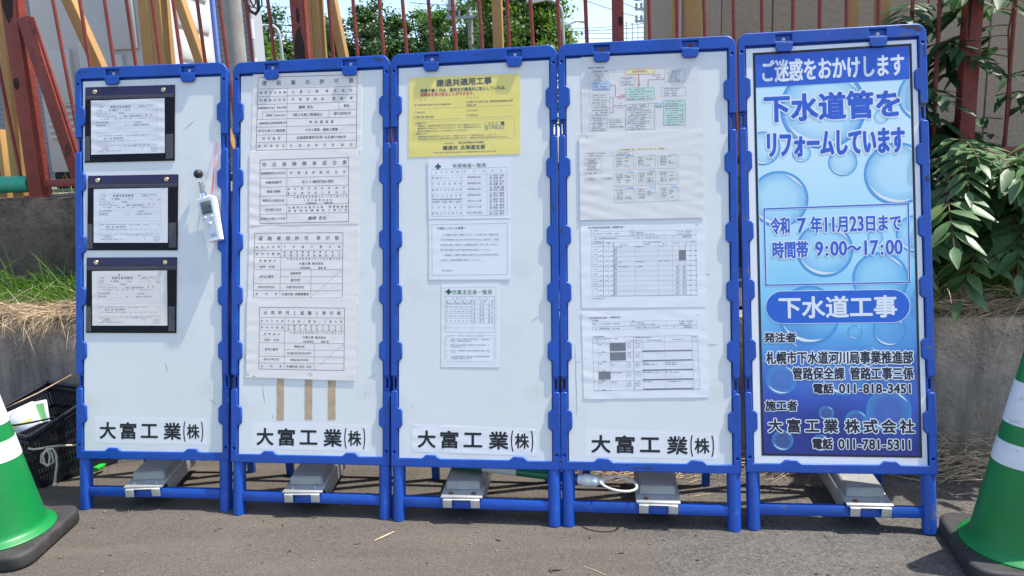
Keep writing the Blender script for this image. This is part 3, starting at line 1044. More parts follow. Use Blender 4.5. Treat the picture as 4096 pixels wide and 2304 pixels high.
class Sheet:
    """a printed sheet on board bi: paper corners in board metres, print drawn in the sheet's own layout units"""

    def __init__(s, bi, quad, lay, uvq, z=0.0, thick=0.0005, wave=0.0, seed=0, papermat='paper'):
        s.bi, s.quad, s.z, s.th = bi, quad, z, thick
        s.H = homog(lay, uvq)
        s.mats, s.mi = [], {}
        s.b = MB()
        s.wave = wave
        s.cx = sum(q[0] for q in quad) / 4
        s.cy = sum(q[1] for q in quad) / 4
        r = random.Random(seed)
        s.ph = [(r.uniform(60, 170) * r.choice((-.25, .35, .15)), r.uniform(90, 190), r.uniform(0, 6.3), r.uniform(.4, 1)) for _ in range(4)]
        s.ext = (min(q[0] for q in quad), max(q[0] for q in quad))
        d0 = np.array(s.map([lay[0]])[0])
        d1 = np.array(s.map([lay[1]])[0])
        s.k = np.linalg.norm(d1 - d0) / math.hypot(lay[1][0] - lay[0][0], lay[1][1] - lay[0][1])
        if papermat:
            s.paper(quad, papermat)

    def W(s, u, v):
        if not s.wave:
            return 0.0
        e = (u - s.ext[0]) / (s.ext[1] - s.ext[0])
        side = 0.35 + 1.0 * max(0, 0.35 - e) * 2 + 0.5 * max(0, e - 0.75) * 2
        return s.wave * (0.5 + 0.5 * sum(a * math.sin(kx * u + ky * v + p) for kx, ky, p, a in s.ph) / 2.2 * side)

    def mid(s, name):
        if name not in s.mi:
            s.mi[name] = len(s.mats)
            s.mats.append(M[name])
        return s.mi[name]

    def map(s, pts):
        P = np.c_[np.array(pts, float).reshape(-1, 2), np.ones(len(pts))] @ s.H.T
        return P[:, :2] / P[:, 2:]

    def paper(s, q, m, grid=None):
        (tl, tr, br, bl) = [np.array(p) for p in q]
        nx, ny = (44, 44) if s.wave else (1, 1)
        vs, fs = [], []
        for j in range(ny + 1):
            for i in range(nx + 1):
                a, c = i / nx, j / ny
                p = (tl * (1 - a) + tr * a) * (1 - c) + (bl * (1 - a) + br * a) * c
                vs.append((p[0] - s.cx, p[1] - s.cy, s.z + s.th + s.W(*p)))
        for j in range(ny):
            for i in range(nx):
                a = j * (nx + 1) + i
                fs.append((a, a + nx + 1, a + nx + 2, a + 1))
        n = len(vs)
        ring = [i for i in range(nx + 1)] + [j * (nx + 1) + nx for j in range(1, ny + 1)] + [ny * (nx + 1) + i for i in range(nx - 1, -1, -1)] + [j * (nx + 1) for j in range(ny - 1, 0, -1)]
        for i in ring:
            vs.append((vs[i][0], vs[i][1], s.z))
        L_ = len(ring)
        for k in range(L_):
            fs.append((ring[k], ring[(k + 1) % L_], n + (k + 1) % L_, n + k))
        s.b.add(vs, fs, s.mid(m))

    def poly(s, uv, fs, m, layer):
        n = s.z + s.th + 0.00022 + layer * 0.00012
        s.b.add([(u - s.cx, v - s.cy, n + s.W(u, v)) for u, v in uv], fs, s.mid(m))

    def rect(s, x0, y0, x1, y1, m, layer=0):
        s.quadf([(x0, y0), (x1, y0), (x1, y1), (x0, y1)], m, layer)

    def quadf(s, pts, m, layer=0):
        n = 1
        if s.wave:
            n = 6
        p = [np.array(a, float) for a in pts]
        g = []
        for j in range(n + 1):
            for i in range(n + 1):
                a, c = i / n, j / n
                g.append((p[0] * (1 - a) + p[1] * a) * (1 - c) + (p[3] * (1 - a) + p[2] * a) * c)
        fs = [(j * (n + 1) + i, (j + 1) * (n + 1) + i, (j + 1) * (n + 1) + i + 1, j * (n + 1) + i + 1) for j in range(n) for i in range(n)]
        s.poly(s.map(g), fs, m, layer)

    def line(s, x0, y0, x1, y1, w=0.0008, m='ink', layer=0):
        n = 24 if s.wave else 1
        pts = s.map([(x0 + (x1 - x0) * i / n, y0 + (y1 - y0) * i / n) for i in range(n + 1)])
        d = pts[-1] - pts[0]
        L_ = np.linalg.norm(d)
        nn = np.array((-d[1], d[0])) / L_ * w / 2
        vs = []
        for p in pts:
            vs += [tuple(p + nn), tuple(p - nn)]
        s.poly(vs, [(2 * i, 2 * i + 1, 2 * i + 3, 2 * i + 2) for i in range(n)], m, layer)

    def frame(s, pts, w=0.0012, m='ink', layer=0):
        for i in range(len(pts)):
            a, c = pts[i], pts[(i + 1) % len(pts)]
            s.line(a[0], a[1], c[0], c[1], w, m, layer)

    def text(s, txt, xl, yl, xr, yr=None, h=None, m='ink', bold=0.0, spread=False, layer=1, halo=0.0, halom='posterwhite', hl=0, ws=None):
        """text from xl to xr (left and right extents), y at its middle; h = character height in layout units"""
        yr = yl if yr is None else yr
        G = [glyph(c) for c in txt]
        adv = [g[3] for g in G]
        tot = sum(adv)
        if h is None:
            h = (xr - xl) / tot
        out_v, out_f, o = [], [], 0
        hv, hf = [], []
        x = 0.0
        n = len(G)
        for i, (vs, fs, ed, a) in enumerate(G):
            if spread:
                c = xl + h * 0.5 + (xr - xl - h) * (i / max(1, n - 1))
                sx = h
            else:
                c = xl + (x + a / 2) / tot * (xr - xl)
                sx = (xr - xl) / tot
            x += a
            if not len(vs):
                continue
            yc = yl + (yr - yl) * ((c - xl) / (xr - xl))
            sl = (yr - yl) / (xr - xl)
            P = np.c_[c + vs[:, 0] * sx, yc + vs[:, 0] * sx * sl - vs[:, 1] * h]
            U = s.map(P)
            s.poly([tuple(p) for p in U], fs, m, layer + 0.02)
            for rr, mm, lay in ((bold, m, layer), (halo, halom, hl)):
                if rr > 0:
                    s.stroke(U, ed, rr * h * s.k, mm, lay)

    def stroke(s, U, ed, r, m, layer):
        vs, fs, zs = [], [], []
        n0 = s.z + s.th + 0.00022 + layer * 0.00012
        jit = 0
        for a, c in ed:
            p, q = U[a], U[c]
            d = q - p
            L_ = np.linalg.norm(d)
            if L_ < 1e-7:
                continue
            t = d / L_ * r
            nn = np.array((-t[1], t[0]))
            o = len(vs)
            k = 0.7071
            pts = [p + nn, p + (nn - t) * k, p - t, p - (nn + t) * k, p - nn, q - nn, q + (t - nn) * k, q + t, q + (t + nn) * k, q + nn]
            z = n0 + (jit % 9) * 1.2e-5 * 0.6
            jit += 1
            vs += [(u[0] - s.cx, u[1] - s.cy, z + s.W(u[0], u[1])) for u in pts]
            fs.append(tuple(range(o, o + 10)))
        s.b.add(vs, fs, s.mid(m))

    def scrawl(s, x0, y, x1, h, m='inkgrey', dens=0.8, layer=1, slope=0.0):
        """a line of tiny print, too small to read: broken ticks"""
        r = random.Random(int(x0 * 13 + y * 7))
        x = x0
        while x < x1:
            w = h * r.uniform(0.35, 0.9)
            if r.random() < dens:
                yy = y + slope * (x - x0)
                hh = h * r.uniform(0.5, 0.9) / 2
                e = min(x + w, x1)
                s.poly(s.map([(x, yy - hh), (e, yy - hh), (e, yy + hh), (x, yy + hh)]), [(0, 3, 2, 1)], m, layer)
            x += w + h * r.uniform(0.12, 0.4)

    def cross(s, x, y, r, m):
        a = r * 0.36
        s.rect(x - a, y - r, x + a, y + r, m, 1)
        s.rect(x - r, y - a, x - a, y + a, m, 1)
        s.rect(x + a, y - a, x + r, y + a, m, 1)

    def build(s, name, label=None, cat=None, group=None, parent=None):
        m4 = Matrix.Translation((s.cx, s.cy, PANEL))
        if parent is None:
            o = s.b.build(name, s.mats, M4=BM[s.bi] @ m4, smooth=30)
            tag(o, label, cat, group)
        else:
            o = s.b.build(name, s.mats, parent, smooth=30)
            o.matrix_local = m4
        s.obj = o
        return o

    def add_film(s, quad, z):
        f = MB()
        f.add([(p[0] - s.cx, p[1] - s.cy, z) for p in quad], [(3, 2, 1, 0)])
        return f.build('laminate_film', M['film'], s.obj)


NG = 'paper notices stuck on the boards'


def lerp(a, b, t):
    return a + (b - a) * t


# --- second board: four permit sheets
T1 = [(150, 125), (970, 98), (962, 708), (132, 728)]
s = Sheet(1, [(0.0763, 1.6145), (0.4924, 1.6082), (0.4882, 1.3158), (0.0704, 1.3235)], T1,
          [(0.0961, 1.6014), (0.4743, 1.5958), (0.471, 1.3282), (0.0891, 1.3322)], 0.0, wave=0.0012, seed=1)
s.frame(T1, 0.0016)
for (a, c) in (((148, 220), (967, 195)), ((147, 283), (966, 261)), ((146, 348), (966, 324)), ((142, 472), (963, 450)), ((140, 536), (963, 515)), ((137, 600), (962, 580)), ((135, 662), (962, 645))):
    s.line(*a, *c, 0.0010)
s.line(188, 410, 964, 388, 0.0010)
s.line(393, 212, 383, 720, 0.0009)
s.line(286, 346, 282, 468, 0.0007)
s.line(188, 410, 186, 470, 0.0007)
s.line(822, 329, 820, 392, 0.0009)
s.line(738, 394, 737, 458, 0.0009)
s.text('建設業の許可票', 180, 172, 940, 148, 42, spread=True, bold=0.005)
s.text('商号又は名称', 160, 250, 383, 245, 24, spread=True, bold=0.005)
s.text('大富工業', 428, 242, 650, 236, 25, spread=True, bold=0.005)
s.text('株式会社', 708, 235, 933, 228, 25, spread=True, bold=0.005)
s.text('代表者の氏名', 158, 313, 380, 307, 24, spread=True, bold=0.005)
s.text('代表取締役', 426, 306, 696, 299, 24, spread=True, bold=0.005)
s.text('富樫', 766, 297, 852, 295, 24, spread=True, bold=0.005)
s.text('誠', 908, 292, 932, 291, 24, spread=True, bold=0.005)
s.text('監理技術者の氏名', 148, 377, 280, 374, 20, bold=0.009)
s.text('専任の有無', 304, 372, 384, 370, 18, bold=0.009)
s.text('藤崎 吉弘', 485, 369, 606, 366, 27, bold=0.007)
s.text('専任', 858, 357, 906, 356, 26, bold=0.007)
s.text('資格名', 217, 438, 270, 436, 20, bold=0.009)
s.text('資格者証交付番号', 291, 437, 377, 435, 13, bold=0.009)
s.text('1級土木施工管理技士', 432, 432, 684, 428, 27, bold=0.007)
s.text('第9100905号', 776, 423, 920, 419, 26, bold=0.007)
s.text('一般建設業又は特定建設業の別', 144, 503, 384, 497, 18, bold=0.009)
s.text('特定建設業', 573, 492, 775, 488, 24, spread=True, bold=0.005)
s.text('許可を受けた建設業', 150, 567, 374, 561, 25, bold=0.005)
s.text('土木工事業・舗装工事業', 536, 557, 810, 551, 25, bold=0.007)
s.text('許可番号', 184, 630, 336, 626, 24, spread=True, bold=0.005)
s.text('北海道知事許可(特-4)石第01986号', 467, 622, 877, 614, 26, bold=0.007)
s.text('許可年月日', 148, 692, 370, 688, 24, spread=True, bold=0.005)
for ch, x in zip(('令', '和', '4', '年', '7', '月', '28', '日'), (422, 497, 566, 633, 702, 769, 846, 921)):
    s.text(ch, x - 12, 688 - (x - 422) * 0.02, x + 12, None, 24, bold=0.005)
s.build('permit_notice', 'construction business licence sheet, topmost of the four ruled permit sheets', 'notice', NG)

T2 = [(168, 808), (900, 787), (900, 1318), (166, 1334)]
s = Sheet(1, [(0.0648, 1.3267), (0.4814, 1.3261), (0.4818, 1.0544), (0.0654, 1.057)], T2,
          [(0.1062, 1.296), (0.4431, 1.2946), (0.4434, 1.0626), (0.1065, 1.0624)], 0.0016, wave=0.0012, seed=2)
s.frame(T2, 0.0016)
for (a, c) in (((168, 884), (900, 863)), ((168, 960), (900, 939)), ((168, 1033), (900, 1015)), ((167, 1108), (900, 1091)), ((167, 1184), (900, 1166)), ((166, 1258), (900, 1242))):
    s.line(*a, *c, 0.0010)
s.line(390, 878, 387, 1328, 0.0009)
s.text('労災保険関係成立票', 183, 847, 886, 826, 37, spread=True, bold=0.005)
s.text('保険関係成立年月日', 175, 919, 381, 915, 22, bold=0.007)
for ch, x in zip(('令', '和', '2', '年', '6', '月', '12', '日'), (424, 490, 550, 610, 670, 729, 798, 865)):
    s.text(ch, x - 13, 914 - (x - 424) * 0.022, x + 13, None, 26, bold=0.005)
s.text('労働保険番号', 210, 995, 346, 991, 23, bold=0.007)
s.text('011-1-8603766-000', 515, 988, 774, 981, 27, bold=0.009)
s.text('事業の期間', 222, 1070, 336, 1067, 22, bold=0.007)
for row, (q, y) in enumerate(((('自', '令', '和', '7', '年', '5', '月', '26', '日'), 1047), (('至', '令', '和', '7', '年', '11', '月', '23', '日'), 1085))):
    for ch, x in zip(q, (403, 455, 517, 572, 628, 683, 738, 801, 862)):
        s.text(ch, x - 10, y - (x - 403) * 0.025, x + 10, None, 20, bold=0.007)
s.text('事業主の住所氏名', 186, 1144, 370, 1142, 22, bold=0.007)
s.text('札幌市東区東苗穂5条1丁目6番36号', 445, 1116, 890, 1106, 15, spread=True, bold=0.009)
s.text('大富工業株式会社', 528, 1141, 762, 1137, 16, spread=True, bold=0.009)
s.text('代表取締役', 546, 1166, 637, 1165, 16, bold=0.009)
s.text('富樫 誠', 700, 1163, 768, 1162, 16, bold=0.009)
s.text('注文者の氏名', 208, 1219, 346, 1217, 22, bold=0.007)
s.text('札幌市下水道河川局 事業推進部', 401, 1202, 890, 1191, 20, spread=True, bold=0.007)
s.text('管路保全課管路工事三係', 401, 1229, 888, 1219, 19, spread=True, bold=0.007)
s.text('事業主代理人の氏名', 174, 1294, 380, 1291, 21, bold=0.007)
s.text('藤崎 吉弘', 565, 1289, 720, 1285, 32, bold=0.007)
s.build('permit_notice', 'workers insurance sheet with table, second from top of the permit sheets', 'notice', NG)

T3 = [(122, 68), (853, 63), (847, 602), (110, 600)]
s = Sheet(1, [(0.0654, 1.059), (0.4818, 1.056), (0.479, 0.7637), (0.0608, 0.7903)], T3,
          [(0.0861, 1.0275), (0.4223, 1.0235), (0.42, 0.7891), (0.0818, 0.7924)], 0.0008, wave=0.0013, seed=3)
s.frame(T3, 0.0014)
for y0, y1 in ((153, 150), (211, 209), (268, 267), (371, 369), (485, 486), (542, 544)):
    s.line(121 - y0 * 0.02, y0, 851 - y0 * 0.01, y1, 0.0009)
s.line(333, 428, 846, 428, 0.0009)
s.line(342, 152, 330, 600, 0.0009)
s.line(590, 370, 586, 601, 0.0009)
s.line(843, 370, 588, 598, 0.0006, 'inkgrey')
s.text('道路使用許可', 152, 111, 568, 108, 37, spread=True, bold=0.005)
s.text('表示板', 632, 107, 822, 106, 37, spread=True, bold=0.005)
s.text('許可の内容', 132, 183, 330, 181, 20, spread=True, bold=0.007)
s.text('下水道工事の為', 360, 181, 832, 179, 21, spread=True, bold=0.007)
s.text('許可の期限', 132, 241, 330, 239, 20, spread=True, bold=0.007)
for q, y in ((('令', '和', '7', '年', '6', '月', '9', '日', 'か', 'ら'), 225), (('令', '和', '7', '年', '9', '月', '8', '日', 'ま', 'で'), 253)):
    for ch, x in zip(q, (370, 425, 473, 520, 568, 616, 664, 713, 768, 822)):
        s.text(ch, x - 10, y - (x - 370) * 0.004, x + 10, None, 20, bold=0.007)
s.text('申請者の', 161, 295, 297, 294, 20, spread=True, bold=0.007)
s.text('住所・氏名', 160, 346, 291, 345, 21, bold=0.007)
s.text('札幌市東区東苗穂5条1丁目6番36号', 390, 282, 832, 281, 15, spread=True, bold=0.009)
s.text('大富工業 株式会社', 490, 319, 692, 318, 22, bold=0.007)
s.text('代表取締役', 494, 356, 584, 355, 16, bold=0.009)
s.text('富樫 誠', 648, 355, 714, 354, 16, bold=0.009)
s.text('許可の番号', 165, 428, 280, 427, 23, bold=0.007)
s.text('道路使用', 416, 400, 508, 399, 22, bold=0.007)
s.text('第729号', 420, 457, 499, 456, 24, bold=0.007)
s.text('許可の年月日', 152, 514, 288, 513, 22, bold=0.007)
s.text('令和7年6月5日', 384, 515, 533, 514, 23, bold=0.007)
s.text('許可者', 130, 571, 310, 571, 20, spread=True, bold=0.007)
s.text('札幌方面 南警察署長', 346, 573, 572, 572, 23, bold=0.007)
s.build('permit_notice', 'road use permit sheet with a diagonal struck box, third of the permit sheets', 'notice', NG)

T4 = [(163, 682), (867, 688), (862, 1205), (157, 1192)]
s = Sheet(1, [(0.0584, 0.7925), (0.4753, 0.7883), (0.4721, 0.4913), (0.0564, 0.502)], T4,
          [(0.1067, 0.7561), (0.4291, 0.7518), (0.4272, 0.5284), (0.1051, 0.5322)], 0.0024, wave=0.0008, seed=4)
s.frame(T4, 0.0014)
for y0, y1 in ((765, 770), (820, 827), (875, 882), (974, 982), (1086, 1095), (1141, 1149)):
    s.line(163 - (y0 - 682) * 0.012, y0, 866 - (y0 - 682) * 0.008, y1, 0.0009)
s.line(370, 1031, 863, 1039, 0.0009)
s.line(373, 767, 367, 1196, 0.0009)
s.line(617, 980, 614, 1201, 0.0009)
s.line(862, 985, 616, 1198, 0.0006, 'inkgrey')
s.text('占用許可(協議)表示板', 195, 724, 838, 730, 34, spread=True, bold=0.005)
s.text('許可の内容', 174, 794, 361, 796, 19, spread=True, bold=0.007)
s.text('下水道(開削)工事の為', 392, 797, 848, 801, 20, spread=True, bold=0.007)
s.text('許可の期限', 174, 848, 361, 850, 19, spread=True, bold=0.007)
for q, y in ((('令', '和', '7', '年', '6', '月', '11', '日', 'か', 'ら'), 836), (('令', '和', '17', '年', '3', '月', '31', '日', 'ま', 'で'), 863)):
    for ch, x in zip(q, (402, 453, 500, 546, 592, 638, 688, 738, 790, 840)):
        s.text(ch, x - 9, y + (x - 402) * 0.012, x + 9, None, 19, bold=0.007)
s.text('申請者の', 201, 901, 331, 903, 19, spread=True, bold=0.007)
s.text('住所・氏名', 201, 950, 327, 952, 20, bold=0.007)
s.text('札幌市東区東苗穂5条1丁目6番36号', 422, 892, 848, 897, 14, spread=True, bold=0.009)
s.text('大富工業 株式会社', 519, 929, 715, 932, 21, bold=0.007)
s.text('代表取締役', 522, 965, 610, 966, 15, bold=0.009)
s.text('富樫 誠', 672, 966, 736, 967, 15, bold=0.009)
s.text('許可の番号', 208, 1028, 317, 1030, 22, bold=0.007)
s.text('道路占用', 449, 1005, 537, 1007, 21, bold=0.007)
s.text('7札南区道占第300180号', 389, 1061, 593, 1063, 18, bold=0.007)
s.text('許可の年月日', 197, 1111, 327, 1113, 21, bold=0.007)
s.text('令和6年6月24日', 413, 1116, 569, 1118, 22, bold=0.007)
s.text('許可者', 174, 1168, 347, 1170, 19, spread=True, bold=0.007)
s.text('札幌市長 秋元 克広', 386, 1171, 596, 1174, 22, bold=0.007)
for a, c in (((56, 1232), (78, 1236)), ((60, 1240), (76, 1246)), ((100, 1248), (130, 1256)), ((568, 1240), (588, 1220)), ((580, 1256), (600, 1236))):
    s.line(*a, *c, 0.0014, 'ink')
s.build('permit_notice', 'road occupation permit sheet, lowest of the four, just above the brown tape', 'notice', NG)

for x0, x1, ytop, lab in ((0.1728, 0.2003, 0.3475, 'brown tape strip under the permit sheets, nearest the left frame, with a dark scuff'),
                          (0.2793, 0.3077, 0.3508, 'brown tape strip under the permit sheets, between the other two strips'),
                          (0.3664, 0.3951, 0.352, 'brown tape strip under the permit sheets, nearest the right frame')):
    b = MB()
    n = 14
    vs, fs = [], []
    for i in range(n + 1):
        y = ytop + (0.52 - ytop) * i / n
        j = rnd.uniform(-0.0006, 0.0006)
        vs += [(x0 + j, y + rnd.uniform(-.0008, .0008) * (i == 0), 0), (x1 + j, y + 0.001 * (i == 0), 0), (x0 + j, y, 0.0005), (x1 + j, y, 0.0005)]
    for i in range(n):
        a = 4 * i
        fs += [(a + 2, a + 3, a + 7, a + 6), (a, a + 2, a + 6, a + 4), (a + 3, a + 1, a + 5, a + 7)]
    fs.append((0, 1, 3, 2))
    b.add(vs, fs)
    o = b.build('tape_strip', M['tape'], M4=BM[1] @ Matrix.Translation((0, 0, PANEL)), smooth=0)
    tag(o, lab, 'tape', 'brown tape strips on the second board')

# --- third board
Y4 = [(68, 118), (928, 82), (930, 705), (65, 733)]
s = Sheet(2, [(0.0662, 1.573), (0.4675, 1.5684), (0.4665, 1.285), (0.0643, 1.2871)], Y4,
          [(0.0662, 1.573), (0.4675, 1.5684), (0.4665, 1.285), (0.0643, 1.2871)], 0.0004, wave=0.0005, seed=5, papermat='paper_yellow')
s.text('建退共適用工事', 280, 160, 710, 137, 58, bold=0.035)
s.text('現場で働く方は、雇用主が建退共に加入していれば、', 156, 220, 836, 192, 30, bold=0.03)
s.text('退職金を受け取ることができます。', 156, 250, 590, 236, 29, m='inkred', bold=0.035)
s.text('工事名', 112, 289, 202, 285, 13, spread=True, m='inkgrey')
s.text('発注者名', 515, 272, 606, 269, 13, spread=True, m='inkgrey')
s.text('新川処理区東31条西8丁目ほか下水道新設工事', 116, 329, 392, 321, 14, bold=0.01)
s.text('札幌市下水道河川局 事業推進部管路保全課', 520, 305, 872, 293, 17, bold=0.008)
s.text('管路三係', 520, 330, 590, 327, 17, bold=0.008)
s.text('元請事業所名', 113, 387, 200, 384, 13, m='inkgrey')
s.text('契約者番号', 516, 371, 606, 368, 14, m='inkgrey')
s.text('大富工業 株式会社', 116, 423, 262, 419, 18, bold=0.008)
s.text('5105331', 520, 407, 608, 405, 18, bold=0.01)
for a, c, d in (((108, 308), (108, 357), (480, 346)), ((512, 292), (512, 344), (884, 329)), ((108, 402), (108, 444), (480, 432)), ((512, 388), (512, 430), (884, 416))):
    s.line(*a, *c, 0.0007, 'inkgrey')
    s.line(*c, *d, 0.0007, 'inkgrey')
s.frame([(108, 468), (114, 460), (876, 434), (885, 442), (885, 578), (878, 586), (114, 610), (108, 602)], 0.0005, 'inkgrey')
s.text('労働者の方へ', 118, 471, 216, 468, 16, bold=0.006)
s.text('退職金は、掛金納付月数が12月(21日分を1か月と換算)以上になって、', 134, 491, 642, 476, 15, bold=0.006)
s.text('建設関係の仕事をしなくなったときなどに、本人へ直接支給されます。', 134, 511, 634, 496, 15, bold=0.006)
s.text('雇用主が建退共に加入しているか調べることができます。', 134, 533, 538, 521, 15, bold=0.006)
s.text('事業主の方へ', 118, 553, 216, 550, 15, bold=0.006)
s.text('退職金制度の適用を受けられますので、', 134, 574, 412, 566, 15, bold=0.006)
s.text('建退共に未加入の下請事業主は加入しましょう。', 414, 566, 762, 555, 15, bold=0.01, m='inkred')
s.text('共済証紙貼付方式以外に電子申請方式も利用できます。退職金共済手帳の更新手続きを忘れずに。', 134, 593, 842, 573, 14, bold=0.006)
s.text('独立行政法人', 344, 625, 424, 622, 12, bold=0.01)
s.text('勤労者退職金共済機構', 452, 620, 646, 614, 18, bold=0.009)
s.text('建退共 北海道支部', 330, 661, 660, 650, 36, bold=0.03)
s.text('〒060-0004 札幌市中央区北4条西3-1 北海道建設会館内 ☎ 011(261)6186', 252, 698, 744, 684, 13, bold=0.006)
s.frame([(652, 461), (806, 456), (806, 480), (652, 484)], 0.0008)
s.text('建退共', 684, 471, 752, 469, 13, spread=True, bold=0.009)
s.quadf([(780, 457), (806, 456), (806, 479), (780, 480)], 'ink', 0)
for k, y in enumerate((492, 502, 511, 520)):
    s.scrawl(654, y, 806 if k < 3 else 690, 8, 'inkgrey', slope=-0.03)
s.build('yellow_notice', 'bright yellow laminated retirement scheme notice at the top of the middle board', 'notice', NG)
o = s.add_film([(0.0567, 1.5819), (0.4739, 1.5758), (0.4733, 1.2802), (0.0572, 1.2818)], 0.00225)

Q4 = [(215, 748), (855, 740), (855, 1205), (222, 1212)]
s = Sheet(2, [(0.1353, 1.2775), (0.4322, 1.2704), (0.4309, 1.0598), (0.1381, 1.0638)], Q4,
          [(0.1353, 1.2775), (0.4322, 1.2704), (0.4309, 1.0598), (0.1381, 1.0638)], 0.0018, wave=0.0004, seed=6, papermat='paper_cool')
s.cross(295, 804, 22, 'inkdkgreen')
s.text('有資格者一覧表', 406, 799, 668, 793, 34, m='inkgreen', bold=0.005)
s.frame([(246, 828), (827, 808), (830, 1178), (247, 1191)], 0.0007, 'inkgrey')
for k in range(7):
    y0, y1 = 876 + k * 46.0, 857 + k * 46.6
    s.line(246, y0, 829, y1 - 0, 0.0005, 'inkpale')
s.line(480, 820, 482, 1186, 0.0006, 'inkpale')
s.line(672, 814, 674, 1182, 0.0006, 'inkpale')
s.text('資格の種類', 273, 850, 453, 845, 15, spread=True, m='inkgrey')
s.text('会社名', 492, 842, 656, 838, 16, spread=True, m='inkgrey')
s.text('氏名', 706, 836, 790, 834, 16, spread=True, m='inkgrey')
rows = [('移動式クレーン士', '道興建設(株)', '正:門田 洋幸', '副:遠藤 嘉一'), ('玉掛技能講習', '道興建設(株)', '正:門田 洋幸', '副:遠藤 嘉一'),
        ('酸素欠乏危険作業', '道興建設(株)', '正:高橋 優', '副:中村 勇志'), ('巻き上げ機運転', '道興建設(株)', '正:西川 輝明', '副:中村 勇志'),
        ('車両系建設機械運転技能講習', '(株)米山土建', '正:稲田 信司', '副:今野 貴司'), ('玉掛技能講習', '(株)米山土建', '正:土塚 貴明', '副:稲田 信司'),
        ('酸素欠乏危険作業', '(株)川瀬工務店', '正:土門 英治', '副:川谷 博文')]
for k, (a, c, d, e) in enumerate(rows):
    y = 893 + k * 45.8
    if k == 4:
        s.text('車両系建設機械運転技能講', 250, y - 18, 476, y - 20, 15, m='inkgrey')
        s.text('習(整地・運搬・積込・掘削)', 250, y + 3, 476, y + 1, 15, m='inkgrey')
    else:
        s.text(a, 250, y, 476, y - 4, 16, spread=True, m='inkgrey')
    s.text(c, 520 - 4 * (k == 6), y - 6, 630 + 10 * (k == 6), y - 8, 17, m='inkgrey')
    s.text(d, 692, y - 18, 806, y - 21, 17, m='ink')
    s.text(e, 692, y + 1, 808, y - 2, 17, m='ink')
s.build('qualification_notice', 'small list with a green cross, directly under the yellow notice', 'notice', NG)

U4 = [(148, 65), (882, 55), (876, 598), (148, 600)]
s = Sheet(2, [(0.1394, 1.062), (0.4337, 1.0587), (0.43, 0.8468), (0.1389, 0.8497)], U4,
          [(0.1394, 1.062), (0.4337, 1.0587), (0.43, 0.8468), (0.1389, 0.8497)], 0.0012, wave=0.0004, seed=7, papermat='paper_cool')
s.frame([(173, 108), (845, 97), (846, 553), (175, 561)], 0.0008, 'inkgrey')
s.text('下請負人となった皆様へ', 215, 142, 476, 137, 24, bold=0.005)
for t_, xr, y in (('　この建設工事の下請負人となり、その請け負った建設工事', 768, 200), ('を他の建設業を営む者に請け負わせた方は、遅滞なく、建設', 768, 244), ('業法施行規則（昭和２４年建設省令第１４号）第１４条の４', 768, 290),
                  ('第１項に規定する再下請負通知書を提出してください。', 718, 335), ('　一度通知した事項や書類に変更が生じた時も変更の年月日', 768, 380), ('を付記して同様の書類を提出してください。', 622, 426)):
    s.text(t_, 250, y, xr, y - 4, 18, m='inkgrey')
s.text('大富工業(株)', 258, 519, 358, 518, 15, m='inkgrey')
s.build('letter_notice', 'landscape letter in a thin black border, between the two green cross lists', 'notice', NG)

W4 = [(260, 640), (778, 632), (775, 1383), (255, 1377)]
s = Sheet(2, [(0.1842, 0.8333), (0.3913, 0.834), (0.3884, 0.5421), (0.1813, 0.5435)], W4,
          [(0.1842, 0.8333), (0.3913, 0.834), (0.3884, 0.5421), (0.1813, 0.5435)], 0.0004, wave=0.0004, seed=8, papermat='paper_cool')
s.frame([(284, 668), (744, 669), (743, 1352), (280, 1350)], 0.0006, 'inkpale')
s.cross(322, 706, 25, 'inkdkgreen')
s.text('作業主任者一覧表', 350, 710, 714, 710, 46, m='inkgreen', bold=0.005)
s.frame([(297, 748), (730, 748), (729, 1069), (296, 1067)], 0.0008, 'inkgrey')
for y in (780, 821, 862, 904, 945, 986, 1028):
    s.line(297, y, 730, y + 1, 0.0006, 'inkgrey')
s.line(532, 748, 531, 1068, 0.0006, 'inkgrey')
s.text('作業区分', 358, 764, 470, 764, 14, spread=True)
s.text('氏名', 588, 764, 670, 764, 14, spread=True)
rows = [('酸素欠乏危険 作業主任者', '正:高橋 優', '副:氷見 仁也'), ('有機溶剤作業主任者', '正:西川 輝明', '副:氷見 仁也'), ('地山の掘削作業主任者', '正:遠藤 嘉一', '副:門田 洋幸'),
        ('土留支保工作業主任者', '正:遠藤 嘉一', '副:門田 洋幸'), ('玉掛作業主任者', '正:菅野 貴洋', '副:西川 輝明')]
for k, (a, c, d) in enumerate(rows):
    y = 800 + k * 41.4
    if k == 0:
        s.text('第一種、第二種', 302, y - 8, 528, y - 8, 14, spread=True)
        s.text(a, 302, y + 9, 528, y + 9, 14)
    else:
        s.text(a, 302, y + 1, 528, y + 1, 14, spread=True)
    s.text(c, 546, y - 8, 716, y - 8, 14, spread=True)
    s.text(d, 546, y + 9, 716, y + 9, 14, spread=True)
s.frame([(296, 1106), (302, 1098), (380, 1098)], 0.0006, 'inkgrey')
s.line(652, 1098, 722, 1098, 0.0007, 'inkgrey')
s.line(729, 1106, 728, 1322, 0.0007, 'inkgrey')
s.line(722, 1330, 302, 1328, 0.0007, 'inkgrey')
s.line(296, 1320, 296, 1106, 0.0007, 'inkgrey')
s.text('作業主任者の共通職務', 398, 1099, 638, 1100, 16, spread=True, m='inkgrey')
